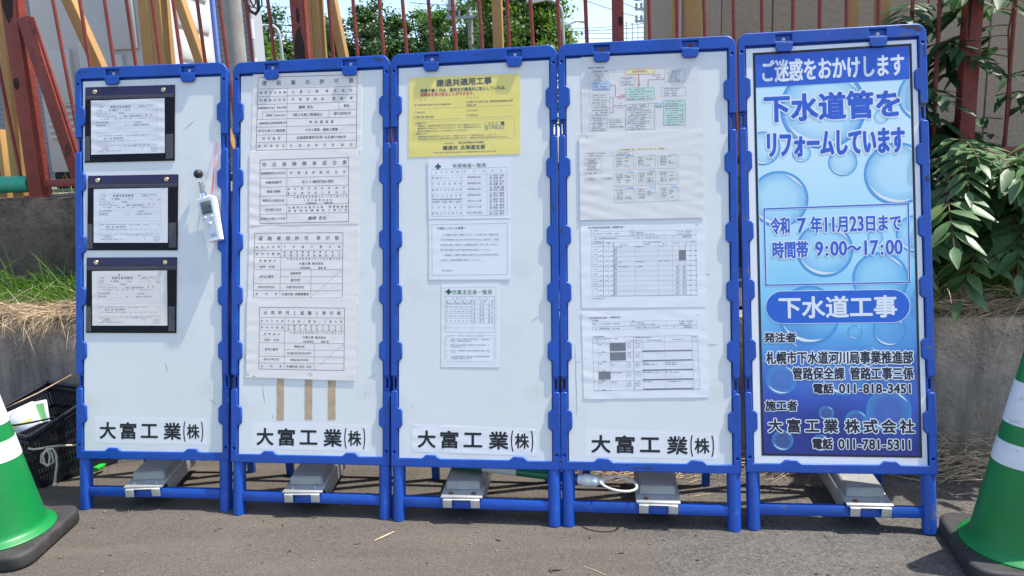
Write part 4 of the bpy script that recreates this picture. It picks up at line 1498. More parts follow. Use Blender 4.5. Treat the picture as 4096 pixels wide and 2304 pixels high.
for k, (a, c) in enumerate((('作業の方法及び労働者の配置を決定し、作業を直接', '指揮し、作業状況を監視する'), ('材料の欠点の有無並びに器具及び工具を点検し、不', '良品を取り除くこと'),
                            ('安全帯、保護帽等安全用具の使用状況の監視、点検', 'をする'), ('各主任者は現場内の作業状態と作業環境を適確把握', 'し労働者の事故防止に努める'))):
    y = 1129 + k * 51.5
    s.text(str(k + 1) + '.', 308, y, 320, y, 13, m='inkgrey')
    s.text(a, 338, y, 688, y + 1, 14, m='inkgrey')
    s.text(c, 338, y + 17, 338 + 15.0 * len(c), y + 17, 14, m='inkgrey')
s.build('supervisor_notice', 'upright list with a green cross, lowest notice on the middle board', 'notice', NG)

# --- fourth board
E4q = [(90, 60), (1060, 20), (1075, 690), (100, 700)]
s = Sheet(3, [(0.079, 1.6119), (0.4741, 1.609), (0.4769, 1.3333), (0.081, 1.3433)], E4q,
          [(0.079, 1.6119), (0.4741, 1.609), (0.4769, 1.3333), (0.081, 1.3433)], 0.0002, wave=0.0006, seed=9, papermat='paper_grey')
s.text('緊急時の連絡体制', 150, 149, 284, 144, 16, m='inkgrey', bold=0.01)


def ibox(x0, y0, x1, y1, fill=None, m='inkgrey', n=0, lm='inkgrey', head=True, w=0.0007):
    sl = -0.035
    q = [(x0, y0), (x1, y0 + (x1 - x0) * sl), (x1, y1 + (x1 - x0) * sl * 0.6), (x0, y1)]
    if fill:
        s.quadf(q, fill, 0)
    s.frame(q, w, m, 0.5)
    for k in range(n):
        y = y0 + (y1 - y0) * (k + 0.6) / n
        a = x0 + (x1 - x0) * rnd.uniform(0.04, 0.2)
        s.scrawl(a, y, x1 - (x1 - x0) * rnd.uniform(0.05, 0.4), min(9, (y1 - y0) / n * 0.62), lm, slope=sl * .9)


ibox(182, 171, 372, 184, n=1)
ibox(460, 158, 697, 202, 'fillyellow', 'inkred', w=0.0012)
s.text('緊急事態発生', 517, 179, 638, 173, 22, m='inkred', bold=0.007)
ibox(196, 204, 315, 258, n=5)
ibox(416, 226, 536, 294, n=5)
ibox(786, 166, 952, 264, n=6)
ibox(182, 268, 330, 336, 'fillblue', n=3)
s.scrawl(205, 306, 305, 9, 'inkred', slope=-.03)
s.scrawl(215, 317, 300, 9, 'inkred', slope=-.03)
ibox(460, 314, 700, 416, 'fillgreen', n=5)
s.scrawl(466, 404, 692, 8, 'inkred', slope=-.03)
ibox(757, 312, 956, 383, n=5)
ibox(183, 368, 330, 418, n=3)
ibox(183, 430, 330, 480, n=3)
ibox(183, 492, 330, 544, n=3)
ibox(463, 450, 702, 660, n=14, w=0.001)
for k in range(7):
    s.line(463, 475 + k * 23, 702, 468 + k * 23, 0.0004, 'inkgrey')
ibox(775, 416, 956, 624, 'fillgreen', n=11, w=0.001)
s.line(775, 456, 956, 450, 0.0007, 'inkgrey')
ibox(164, 560, 306, 672, n=8)
ibox(307, 572, 457, 642, n=4)
for a, c in (((930, 482), (936, 482)), ((936, 482), (936, 540)), ((920, 542), (936, 540)), ((936, 546), (936, 598)), ((920, 600), (936, 598)), ((920, 577), (936, 576))):
    s.line(*a, *c, 0.0011, 'inkred', 2)


def arrow(pts, m, w=0.0014, both=False):
    for a, c in zip(pts, pts[1:]):
        s.line(*a, *c, w, m, 2)
    for (a, c) in ([(pts[-2], pts[-1])] + ([(pts[1], pts[0])] if both else [])):
        d = np.array(c, float) - np.array(a, float)
        d /= np.linalg.norm(d)
        n_ = np.array((-d[1], d[0]))
        k = 7 * w / 0.0014
        p = np.array(c, float)
        s.poly(s.map([tuple(p), tuple(p - d * k * 1.7 + n_ * k * .8), tuple(p - d * k * 1.7 - n_ * k * .8)]), [(0, 1, 2)] if np.cross(d, n_) < 0 else [(0, 2, 1)], m, 2.3)


arrow([(570, 200), (570, 304)], 'inkred', 0.0026)
arrow([(458, 384), (376, 387), (376, 289), (332, 292)], 'inkred', 0.0017, True)
arrow([(784, 241), (647, 247), (647, 298)], 'inkpurple', 0.0014, True)
arrow([(358, 462), (460, 460)], 'inkpurple', 0.0014)
arrow([(334, 391), (358, 390), (358, 517), (334, 519)], 'inkpurple', 0.0012, True)
arrow([(704, 442), (768, 440)], 'fillskyblue', 0.0018, True)
arrow([(768, 464), (704, 467)], 'inkdkgreen', 0.0016)
s.line(160, 197, 458, 182, 0.0005, 'inkgrey')
s.line(160, 197, 160, 450, 0.0005, 'inkgrey')
for a in ((385, 446, 428, 'inkpurple'), (388, 478, 436, 'inkpurple'), (670, 208, 762, 'inkred'), (712, 229, 750, 'inkpurple'), (408, 372, 460, 'inkred'), (394, 398, 442, 'inkred'), (718, 455, 768, 'fillskyblue'), (718, 476, 760, 'inkdkgreen'), (540, 238, 558, 'inkred'), (780, 466, 870, 'inkred')):
    s.scrawl(a[0], a[1], a[2], 9, a[3], slope=-.03)
s.build('flowchart_notice', 'emergency contact flow chart with red arrows and coloured boxes, top of its board', 'notice', NG)
s.add_film([(0.079, 1.6119), (0.5001, 1.6097), (0.4985, 1.3162), (0.0809, 1.3266)], 0.0021)

E2q = [(75, 705), (1098, 660), (1112, 1390), (85, 1410)]
s = Sheet(3, [(0.0707, 1.3416), (0.4862, 1.3453), (0.4882, 1.047), (0.0726, 1.0474)], E2q,
          [(0.0707, 1.3416), (0.4862, 1.3453), (0.4882, 1.047), (0.0726, 1.0474)], 0.0022, wave=0.0013, seed=10, papermat='paper_grey')
s.quadf([(388, 823), (808, 806), (808, 817), (388, 833)], 'fillyellow', 0)
s.scrawl(396, 826, 800, 9, 'inkgrey', 0.6, slope=-.03)
s.scrawl(126, 720, 150, 7, 'inkgrey')


def cell(x0, y0, x1, y1, tagm=None, hl=False, rows=8):
    s.frame([(x0, y0), (x1, y0 - 8), (x1 + 2, y1 - 6), (x0 + 2, y1)], 0.0006, 'inkgrey')
    if tagm:
        s.quadf([(x1 - 52, y0 - 18), (x1, y0 - 20), (x1, y0 - 9), (x1 - 52, y0 - 7)], tagm, 0)
    if hl:
        s.quadf([(x1 - 75, y0 + 14), (x1 - 3, y0 + 11), (x1 - 3, y0 + 18), (x1 - 75, y0 + 21)], 'fillyellow', 0)
    s.line((x0 + x1) / 2 + 6, y0 + 10, (x0 + x1) / 2 + 8, y1 - 4, 0.0003, 'inkpale')
    for k in range(rows):
        y = y0 + (y1 - y0) * (k + .5) / rows
        s.line(x0 + 12, y + 5, x1, y, 0.00035, 'inkpale')
        if k < rows - 2:
            s.scrawl(x0 + 22, y, x0 + 74, 8, 'inkgrey', 0.7)
            if rnd.random() < .6:
                s.scrawl((x0 + x1) / 2 + 14, y - 3, x1 - rnd.uniform(10, 50), 8, 'inkgrey', 0.8)


for r_, (y0, y1) in enumerate(((890, 998), (1022, 1132), (1156, 1268))):
    for c_, (x0, x1) in enumerate(((362, 525), (542, 706), (724, 886))):
        cell(x0 + r_ * 2, y0 - c_ * 7, x1 + r_ * 2, y1 - c_ * 7, ('fillblue', 'fillgreen', 'fillgreen') [c_] if r_ == 0 else ('fillblue', 'fillgreen', None)[c_] if r_ == 1 else 'fillblue', r_ < 2 and c_ < 2)
    s.frame([(905, 868 + r_ * 134), (1076, 862 + r_ * 134), (1077, 974 + r_ * 134), (906, 980 + r_ * 134)], 0.0004, 'inkpale')
for (x0, y0, x1, y1, n) in ((116, 852, 344, 884, 2), (360, 846, 524, 876, 2), (118, 898, 258, 996, 8), (118, 1012, 258, 1030, 1), (118, 1058, 260, 1080, 2), (275, 1054, 348, 1072, 1)):
    ibox(x0, y0, x1, y1, n=n, w=0.0005)
s.build('organisation_notice', 'rippled laminated sheet of small table boxes, second on the flow chart board', 'notice', NG)

E3q = [(75, 70), (975, 45), (988, 685), (85, 693)]
s = Sheet(3, [(0.0728, 1.0409), (0.4889, 1.0442), (0.4912, 0.7474), (0.0753, 0.7459)], E3q,
          [(0.0728, 1.0409), (0.4889, 1.0442), (0.4912, 0.7474), (0.0753, 0.7459)], 0.0004, wave=0.0007, seed=11, papermat='paper_cool')


def planhead(dy, dx, title):
    s.text(title, 132 + dx, 111 + dy, 132 + dx + (264 if dy < 10 else 236), 104 + dy, 15, bold=0.005)
    s.scrawl(152 + dx, 129 + dy, 200 + dx, 8)
    s.scrawl(910 + dx, 90 + dy, 930 + dx, 7, 'inkpale')
    for (x0, y0, x1, y1, n) in ((154, 140, 428, 172, 1), (428, 134, 914, 166, 3), (154, 178, 914, 196, 1)):
        s.frame([(x0 + dx, y0 + dy), (x1 + dx, y0 + dy - 14 * (x1 - x0) / 760), (x1 + dx, y1 + dy - 12 * (x1 - x0) / 760), (x0 + dx, y1 + dy)], 0.0005, 'inkgrey')
    for x in (240, 470, 690, 780, 834):
        s.line(x + dx, 138 + dy - (x - 154) * .015, x + dx, 192 + dy - (x - 154) * .014, 0.0004, 'inkgrey')
    for (x0, y, x1) in ((158, 155, 232), (244, 153, 352), (436, 133, 460), (436, 146, 466), (436, 160, 466), (476, 144, 532), (476, 157, 612), (784, 136, 830), (790, 151, 826), (840, 135, 884), (846, 150, 872), (172, 188, 194), (206, 187, 356), (476, 181, 508), (520, 180, 644), (738, 175, 752), (816, 168, 880), (816, 178, 884)):
        s.scrawl(x0 + dx, y + dy, x1 + dx, 7, 'inkgrey', slope=-.012)


planhead(0, 0, '再生資源利用促進計画書 ―現場掲示用―')
s.scrawl(154, 210, 252, 8)
s.frame([(157, 220), (912, 204), (921, 600), (160, 608)], 0.0006, 'inkgrey')
for x, w in ((202, .0004), (241, .0012), (280, .0004), (317, .0014), (473, .0004), (637, .0004), (741, .0004), (790, .0004), (838, .0008), (876, .0004)):
    s.line(x, 219 - (x - 157) * .02, x + (x - 157) * 0.01, 607 - (x - 157) * .01, w, 'inkgrey')
for k in range(11):
    y = 250 + k * 35.8
    s.line(158, y, 918, y - 12, 0.0006, 'inkgrey')
    if k < 10:
        for j in range(1, 5):
            s.line(318, y + j * 7.2 - 2, 838, y + j * 7.2 - 10, 0.00025, 'inkpale')
            s.scrawl(320, y + j * 7.2 - 3, 342, 5, 'inkgrey', .9)
            if k > 3:
                s.scrawl(770, y + j * 7.2 - 11, 788, 5, 'inkgrey', .9)
                s.scrawl(818, y + j * 7.2 - 12, 836, 5, 'inkgrey', .9)
        s.scrawl(170, y + 18, 196, 7, 'inkgrey')
        for x in (216, 256, 296, 862, 904):
            s.scrawl(x, y + 27, x + 18, 6, 'inkgrey')
for x0, y, x1 in ((160, 226, 198), (206, 222, 230), (258, 220, 292), (530, 214, 656), (366, 234, 416), (528, 229, 580), (668, 226, 710), (744, 222, 788), (804, 222, 822), (844, 220, 870), (880, 212, 908), (350, 250, 380), (478, 247, 530), (644, 242, 690), (350, 360, 380), (478, 355, 538), (350, 393, 438), (478, 391, 526), (644, 350, 720)):
    s.scrawl(x0, y, x1, 7)
s.quadf([(790, 272), (838, 271), (839, 344), (790, 345)], 'fillgrey', 1)
s.scrawl(160, 622, 258, 7)
s.build('plan_notice', 'landscape table sheet with one small grey block, third on the flow chart board', 'notice', NG)

E4b = [(83, 723), (990, 702), (1007, 1340), (100, 1353)]
s = Sheet(3, [(0.0742, 0.7317), (0.492, 0.7395), (0.4962, 0.4458), (0.0799, 0.4355)], E4b,
          [(0.0742, 0.7317), (0.492, 0.7395), (0.4962, 0.4458), (0.0799, 0.4355)], 0.0004, wave=0.0008, seed=12, papermat='paper_cool')
planhead(654, 8, '再生資源利用計画書 ―現場掲示用―')
s.scrawl(166, 898, 254, 8)
s.frame([(163, 906), (924, 890), (941, 1282), (175, 1291)], 0.0006, 'inkgrey')
for x, w in ((200, .0004), (288, .0004), (402, .0004), (458, .0012), (524, .0004), (684, .0004), (884, .0006)):
    s.line(x, 906 - (x - 163) * .02, x + 8 + (x - 163) * 0.006, 1290 - (x - 163) * .012, w, 'inkgrey')
for k in range(6):
    y = 948 + k * 69
    s.line(165 + k * 2, y, 928 + k * 3, y - 16, 0.0007, 'inkgrey')
    if k < 5:
        for j in range(1, 4):
            s.line(200 + k * 2, y + j * 14, 928 + k * 3, y + j * 14 - 14, 0.0003, 'inkpale')
            s.scrawl(416, y + j * 14 - 12, 444, 6, 'inkgrey')
            s.scrawl(474, y + j * 14 - 13, 512, 6, 'inkgrey')
        s.quadf([(524 + k * 2, y + 52), (884 + k * 3, y + 46), (884 + k * 3, y + 55), (524 + k * 2, y + 61)], 'fillgrey', 1)
        s.scrawl(230, y + 62, 262, 7, 'inkgrey')
for q in ([(288, 947), (402, 944), (404, 1002), (289, 1005)], [(289, 1016), (403, 1013), (405, 1071), (291, 1074)], [(208, 1155), (294, 1153), (296, 1209), (209, 1212)]):
    s.quadf(q, 'fillgrey', 1)
for x0, y, x1 in ((182, 914, 346), (466, 905, 596), (536, 926, 664), (738, 919, 828), (410, 930, 450), (462, 928, 520), (890, 900, 920), (206, 957, 228), (206, 1027, 230), (296, 1094, 310), (206, 1095, 230), (296, 1107, 318), (530, 1090, 576), (692, 1086, 772), (530, 1102, 630), (692, 1099, 772), (300, 1161, 378), (530, 1158, 646), (692, 1156, 796), (300, 1230, 346), (212, 1232, 234), (534, 1226, 594), (698, 1224, 802)):
    s.scrawl(x0, y, x1, 7)
s.build('plan_notice', 'landscape table sheet with several grey blocks, lowest on the flow chart board', 'notice', NG)

# --- company name stickers
for bi, q, t_, lab in (
        (0, [(0.071, 0.3517), (0.5104, 0.3476), (0.5078, 0.251), (0.0689, 0.2525)], (0.0867, 0.3345, 0.496, 0.2648), 'white sticker lettered with a company name, under the three document pouches'),
        (1, [(0.0774, 0.3405), (0.5189, 0.3354), (0.5165, 0.240), (0.077, 0.2438)], (0.0938, 0.322, 0.5057, 0.2527), 'white sticker lettered with a company name, just below the brown tape'),
        (2, [(0.0761, 0.3412), (0.5153, 0.33), (0.5137, 0.240), (0.074, 0.2454)], (0.0934, 0.3242, 0.505, 0.2568), 'wrinkled white sticker lettered with a company name, at the foot of the middle board'),
        (3, [(0.0854, 0.3343), (0.5258, 0.3258), (0.5234, 0.240), (0.0833, 0.2412)], (0.1018, 0.3178, 0.5112, 0.2512), 'white company name sticker with a scratch, foot of the flow chart board')):
    u0, v1, u1, v0 = t_
    s = Sheet(bi, q, [(0, 0), (1, 0), (1, 1), (0, 1)], [(u0, v1), (u1, v1), (u1, v0), (u0, v0)], 0.0, thick=0.00012, wave=0.0006 if bi == 2 else 0.00012, seed=20 + bi, papermat='sticker')
    wu, hv_ = u1 - u0, v1 - v0
    s.k = wu
    for ch, xc, wch in (('大', 0.085, 0.170), ('富', 0.283, 0.170), ('工', 0.486, 0.175), ('業', 0.706, 0.180), ('株', 0.905, 0.135)):
        vs, fs, ed, _ = glyph(ch)
        xs = (vs[:, 0].min(), vs[:, 0].max())
        ys = (vs[:, 1].min(), vs[:, 1].max())
        ht = 0.86 if ch != '株' else 0.74
        if ch == '工':
            ht = 0.70
        P = np.c_[xc + (vs[:, 0] - (xs[0] + xs[1]) / 2) / (xs[1] - xs[0]) * (wch - 0.02), 0.5 - (vs[:, 1] - (ys[0] + ys[1]) / 2) / (ys[1] - ys[0]) * ht]
        U_ = s.map(P)
        s.poly([tuple(p) for p in U_], fs, 'ink', 1.05)
        s.stroke(U_, ed, 0.0018 if ch != '株' else 0.0012, 'ink', 1)
    for sg, xc in ((-1, 0.838), (1, 0.972)):
        pts = [(xc + sg * 0.022 * (math.cos(R(a))), 0.5 - 0.52 * math.sin(R(a)) / math.sin(R(62))) for a in range(-62, 63, 8)]
        U_ = s.map(pts)
        s.stroke(U_, [(i, i + 1) for i in range(len(pts) - 1)], 0.0021, 'ink', 1)
    if bi == 3:
        s.line(0.69, 0.98, 0.73, 0.0, 0.0014, 'sticker', 4)
    s.build('name_sticker', lab, 'sticker', 'company name stickers')

# --- fifth board: printed poster
LQ = [(0, 0), (BW, 0), (BW, -BH), (0, -BH)]
UQ = [(0, 0), (BW, 0), (BW, BH), (0, BH)]
s = Sheet(4, [(0.0499, 1.5944), (0.5532, 1.5973), (0.5538, 0.2477), (0.0518, 0.2483)], LQ, UQ, 0.0, thick=0.0004, papermat='posterblack')
s.k = 1.0
s.poly([(0.058, 1.5853), (0.5451, 1.5883), (0.5464, 0.2547), (0.06, 0.2557)], [(3, 2, 1, 0)], 'posterblack', 0.2)


def clip_poly(P, x0, x1, y0, y1):
    for ax, lim, sg in ((0, x0, 1), (0, x1, -1), (1, y0, 1), (1, y1, -1)):
        out = []
        for i in range(len(P)):
            a, c = P[i], P[(i + 1) % len(P)]
            ia, ic = sg * (a[ax] - lim) >= 0, sg * (c[ax] - lim) >= 0
            if ia:
                out.append(a)
            if ia != ic:
                t_ = (lim - a[ax]) / (c[ax] - a[ax])
                out.append((a[0] + (c[0] - a[0]) * t_, a[1] + (c[1] - a[1]) * t_))
        P = out
        if not P:
            return P
    return P


CL = (0.0605, 0.5445, 0.2565, 1.477)
bub = [(0.2711, 1.3982, 0.1371), (0.5931, 1.4217, 0.0876), (0.0763, 1.2711, 0.0572), (0.4534, 1.3605, 0.023), (0.4987, 1.1707, 0.1038), (0.1245, 1.0994, 0.0945), (0.2662, 0.9271, 0.0902),
       (0.4258, 0.965, 0.0242), (0.5512, 0.9729, 0.0619), (0.4384, 0.8291, 0.0875), (0.2119, 0.712, 0.0979), (0.3557, 0.6552, 0.0238), (0.4626, 0.659, 0.0518), (0.3139, 0.5235, 0.0753),
       (0.4474, 0.4923, 0.0397), (0.2604, 0.39, 0.0239), (0.3537, 0.3633, 0.0364), (0.2399, 0.2929, 0.0276),
       (0.455, 0.400, 0.070), (0.120, 0.500, 0.050), (0.120, 0.300, 0.034), (0.395, 0.575, 0.036), (0.150, 0.595, 0.030), (0.330, 1.215, 0.046), (0.200, 1.250, 0.030)]
bb = MB()
for i, (x, y, r) in enumerate(bub):
    P = clip_poly([(x + r * math.cos(a * math.pi / 24), y + r * math.sin(a * math.pi / 24)) for a in range(48)], *CL)
    if len(P) < 3:
        continue
    fi = len(bb.f)
    bb.add([(p[0] - s.cx, p[1] - s.cy, 0.00078 + i * 0.00001) for p in P], [tuple(range(len(P)))])
    bb.uv[fi] = [((p[0] - x) / r, (p[1] - y) / r) for p in P]
    # printed white crescents inside the rim
    for a0, a1, w in ((200, 300, 0.10), (25, 75, 0.07)):
        o_ = [(x + r * 0.90 * math.cos(R(a0 + (a1 - a0) * k / 14)), y + r * 0.90 * math.sin(R(a0 + (a1 - a0) * k / 14))) for k in range(15)]
        n_ = [(x + r * (0.90 - w * math.sin(math.pi * k / 14)) * math.cos(R(a0 + (a1 - a0) * k / 14)), y + r * (0.90 - w * math.sin(math.pi * k / 14)) * math.sin(R(a0 + (a1 - a0) * k / 14))) for k in range(15)]
        Q = clip_poly(o_ + list(reversed(n_[1:-1])), *CL)
        if len(Q) > 2:
            s.poly(Q, [tuple(range(len(Q)))], 'posterwhite', 4.2)
# banner, dated box, pill
s.poly([(0.0582, 1.4768), (0.5441, 1.4797), (0.5449, 1.5880), (0.0582, 1.5851)], [(0, 1, 2, 3)], 'bannerblue', 4)


def btext(t_, u0, v0, u1, v1, m, halo=0.0, bold=0.03, slope=0.0, layer=7):
    hh = (v1 - v0) / 0.92
    vc = (v0 + v1) / 2
    s.text(t_, u0, -vc + slope, u1, -vc - slope, hh, m=m, bold=bold, layer=layer, halo=halo, hl=layer - 1.3)


btext('ご迷惑をおかけします', 0.0740, 1.4935, 0.5300, 1.5655, 'posterwhite', 0, 0.024)
btext('下水道管を', 0.0800, 1.3600, 0.5210, 1.4470, 'textblue', 0.085, 0.036)
btext('リフォームしています', 0.0830, 1.2400, 0.5250, 1.3250, 'textblue', 0.085, 0.036)
bx = [(0.076, 1.0681), (0.5302, 1.0717), (0.5281, 0.8156), (0.0769, 0.8136)]
for i in range(4):
    a, c = bx[i], bx[(i + 1) % 4]
    s.line(a[0], -a[1], c[0], -c[1], 0.0080, 'posterwhite', 4.4)
    s.line(a[0], -a[1], c[0], -c[1], 0.0046, 'pillblue', 5)
btext('令和', 0.0960, 0.9835, 0.1590, 1.0380, 'textblue', 0.085, 0.026)
btext('7', 0.1800, 0.984, 0.2100, 1.036, 'textblue', 0.085, 0.030)
btext('年11月23日まで', 0.2220, 0.9850, 0.5090, 1.0375, 'textblue', 0.085, 0.026)
btext('時間帯', 0.0985, 0.9030, 0.2150, 0.9570, 'textblue', 0.085, 0.026)
btext('9:00～17:00', 0.2360, 0.9060, 0.5100, 0.9570, 'textblue', 0.085, 0.030)
pr = 0.0530
for rr, m_, lay in ((pr + 0.0018, 'posterwhite', 4.4), (pr, 'pillblue', 5)):
    P = [(0.0759 + pr + rr * math.cos(R(a)), 0.7393 + rr * math.sin(R(a))) for a in range(90, 271, 10)] + [(0.5267 - pr + rr * math.cos(R(a)), 0.7393 + rr * math.sin(R(a))) for a in range(-90, 91, 10)]
    s.poly(P, [tuple(range(len(P)))], m_, lay)
btext('下水道工事', 0.1140, 0.7040, 0.4890, 0.7730, 'posterwhite', 0, 0.026)
btext('発注者', 0.0674, 0.6235, 0.1711, 0.6553, 'textdark', 0.11, 0.038)
btext('札幌市下水道河川局事業推進部', 0.0721, 0.5520, 0.5339, 0.5925, 'textdark', 0.10, 0.028)
btext('管路保全課 管路工事三係', 0.1553, 0.5005, 0.5340, 0.5400, 'textdark', 0.10, 0.028)
btext('電話 011-818-3451', 0.2189, 0.4550, 0.5305, 0.4870, 'textdark', 0.11, 0.038)
btext('施工者', 0.0666, 0.3976, 0.1701, 0.4305, 'textdark', 0.11, 0.038)
s.text('大富工業', 0.0740, -0.3480, 0.2970, -0.3484, 0.047, m='textdark', bold=0.032, spread=True, layer=7, halo=0.10, hl=5.7)
s.text('株式会社', 0.3170, -0.3484, 0.5330, -0.3488, 0.047, m='textdark', bold=0.032, spread=True, layer=7, halo=0.10, hl=5.7)
btext('電話 011-781-5311', 0.2127, 0.2730, 0.5253, 0.3070, 'textdark', 0.11, 0.038)
pst = s.build('poster', parent=boards[4])
pst['label'] = 'blue water bubble poster with Japanese lettering'
g = MB()
g.add([(0.058, 1.5853, 0.00070), (0.5451, 1.5883, 0.00070), (0.5464, 0.2547, 0.00070), (0.06, 0.2557, 0.00070)], [(3, 2, 1, 0)])
o = g.build('poster_ground', M['posterbg'], boards[4], smooth=0)
o.parent = pst
o.matrix_local = Matrix.Translation((-s.cx, -s.cy, 0))
o = bb.build('printed_bubbles', M['bubble'], pst, smooth=0)

# ------------------------------------------------------------------ document pouches on the first board
POUCH = [((0.040, 1.5863), (0.3937, 1.584), (0.3912, 1.3027), (0.036, 1.3035), 'black document pouch with one creased form, topmost of three on the first board'),
         ((0.049, 1.2539), (0.4048, 1.2517), (0.4007, 0.9699), (0.0439, 0.9744), 'black document pouch, the one between the other two on the first board'),
         ((0.0422, 0.9471), (0.398, 0.9444), (0.3939, 0.6632), (0.0381, 0.6648), 'black document pouch with two punch holes in its form, lowest of three')]
SHEETQ = [[(0.0634, 1.535), (0.3536, 1.5351), (0.354, 1.3318), (0.0636, 1.3325)],
          [(0.0726, 1.2032), (0.3647, 1.202), (0.3636, 0.9984), (0.0716, 1.0024)],
          [(0.0641, 0.8962), (0.36, 0.8957), (0.3609, 0.6913), (0.0647, 0.692)]]
FORM = [(147, 305), (1362, 262), (1368, 1168), (152, 1198)]


def form_print(s, k):
    def sc(x0, y, x1, h, m='inkgrey', d=.8):
        s.scrawl(x0, y, x1, h, m, d, slope=-.03)
    s.frame([(242, 385), (1250, 355), (1258, 1030), (248, 1055)], 0.0004, 'inkpale')
    s.text('危険予知活動表', 470, 408, 806, 398, 38, spread=True, m='inkgrey', bold=0.02)
    for y in (440, 480, 530, 575, 610, 655, 680, 730, 775, 825, 880, 965, 1030):
        s.line(246, y + 8, 1254, y - 24, 0.00035, 'inkpale')
    for a in ((255, 412, 350, 20), (925, 385, 1190, 18), (930, 402, 1060, 16), (265, 468, 340, 18), (450, 462, 585, 26), (725, 455, 795, 14), (1060, 444, 1105, 16), (1200, 460, 1240, 14), (250, 512, 385, 16), (400, 520, 500, 22),
              (590, 508, 700, 30), (258, 562, 388, 14), (412, 565, 560, 14), (655, 560, 985, 34), (310, 606, 446, 12), (540, 602, 580, 12), (615, 600, 660, 12), (705, 598, 730, 12), (785, 597, 825, 12), (945, 592, 1145, 12),
              (250, 662, 440, 22), (860, 655, 990, 22), (250, 716, 380, 24), (690, 706, 735, 20), (860, 700, 1115, 22), (268, 892, 322, 10), (360, 890, 690, 10), (735, 882, 930, 10), (955, 876, 1070, 10), (1200, 870, 1232, 10),
              (360, 930, 690, 34), (268, 974, 325, 10), (358, 976, 490, 10), (520, 972, 570, 9), (600, 970, 712, 9), (760, 966, 790, 9), (836, 965, 880, 9), (916, 962, 955, 9), (1000, 961, 1032, 9), (1080, 958, 1115, 9), (1160, 957, 1195, 9),
              (260, 1072, 500, 10), (318, 1094, 468, 10), (318, 1116, 476, 10), (250, 1142, 655, 10), (708, 1056, 910, 10), (955, 1052, 1030, 9), (1072, 1050, 1105, 9), (1136, 1072, 1240, 9), (1136, 1095, 1246, 9), (1136, 1118, 1246, 9), (1136, 1142, 1240, 9), (960, 1076, 1020, 9), (980, 1122, 1010, 9)):
        sc(*a, m='inkgrey' if a[3] < 15 else 'inkpale')
    for x in range(520, 1240, 82):
        sc(x, 1046 - (x - 520) * .03, x + 40, 9)
    s.text('印', 1120, 536, 1160, 534, 34, m='inkred')
    s.rect(1058, 526, 1070, 556, 'inkgrey', 1)


for k, (tl, tr, br, bl, lab) in enumerate(POUCH):
    cx, cy = (tl[0] + br[0]) / 2, (tl[1] + br[1]) / 2
    t = empty('document_pouch', BM[0] @ Matrix.Translation((cx, cy, PANEL)))
    tag(t, lab, 'document pouch', 'black document pouches')
    pm = Matrix.Translation((-cx, -cy, 0))
    b = MB()
    vs, fs = shape2d([[bl, br, tr, tl]], 0.0034, 0.0008, 0.0036)
    b.add(vs, fs)
    o = b.build('backing', M['blackvinyl'], t)
    o.matrix_local = pm
    b = MB()      # header band, slightly bulged navy vinyl
    h = 0.036
    n = 16
    for j in range(5):
        for i in range(n + 1):
            f, g_ = i / n, j / 4
            x = lerp(tl[0], tr[0], f)
            y = lerp(lerp(tl[1], tr[1], f), lerp(tl[1], tr[1], f) - h, g_)
            b.v.append((x + (0.001 if i == 0 else -0.001 if i == n else 0), y - 0.001 * (j == 0), 0.0038 + 0.0016 * math.sin(math.pi * g_) * (0.6 + 0.4 * math.sin(f * 17 + k * 2))))
    for j in range(4):
        for i in range(n):
            a = j * (n + 1) + i
            b.f.append((a, a + n + 1, a + n + 2, a + 1))
            b.m.append(0)
    o = b.build('header_band', M['navy'], t)
    o.matrix_local = pm
    for f in (0.112, 0.877):
        b = MB()
        x, y = lerp(tl[0], tr[0], f), lerp(tl[1], tr[1], f) - 0.0185
        b.lathe([(0.0042, 0), (0.0078, 0.0002), (0.0086, 0.0012), (0.0078, 0.0024), (0.0048, 0.0020), (0.0042, 0.0004), (0.0, 0.0003)], 20, tf=Matrix.Translation((x, y, 0.0050)))
        o = b.build('eyelet', M['brass'], t)
        o.matrix_local = pm
    s = Sheet(0, SHEETQ[k], FORM, SHEETQ[k], 0.0038, thick=0.0003, wave=0.0012 if k == 0 else 0.0005, seed=40 + k, papermat='paper_cool' if k < 2 else 'paper')
    form_print(s, k)
    if k == 2:
        for x in (590, 912):
            s.rect(x - 9, 345, x + 9, 365, 'ink', 1)
    o = s.build('form_sheet', parent=t)
    o.matrix_local = Matrix.Translation((s.cx - cx, s.cy - cy, 0))
    f = MB()      # clear front film with a heat-sealed lip under the header
    z = 0.0066
    y0, y1 = max(tl[1], tr[1]) - 0.046, min(bl[1], br[1]) + 0.004
    f.add([(tl[0] + .003, y0 + tl[1] - max(tl[1], tr[1]), z), (tr[0] - .003, y0 + tr[1] - max(tl[1], tr[1]), z), (br[0] - .003, y1, z), (bl[0] + .003, y1, z)], [(3, 2, 1, 0)])
    o = f.build('clear_window', M['window'], t)
    o.matrix_local = pm
    f = MB()
    for q0, q1 in ((0.035, 0.0405), (0.0415, 0.046)):
        f.add([(tl[0] + .001, tl[1] - q0, 0.0070), (tr[0] - .001, tr[1] - q0, 0.0070), (tr[0] - .001, tr[1] - q1, 0.0070), (tl[0] + .001, tl[1] - q1, 0.0070)], [(3, 2, 1, 0)])
    for (x0, x1) in ((bl[0] + .002, SHEETQ[k][3][0] - .003), (SHEETQ[k][2][0] + .006, br[0] - .002)):
        f.add([(x0, bl[1] + .006, .0072), (x1, bl[1] + .006, .0072), (x1, bl[1] + 0.098, .0072), (x0, bl[1] + 0.098, .0072)], [(0, 1, 2, 3)])
    o = f.build('sealed_lip', M['lip'], t)
    o.matrix_local = pm

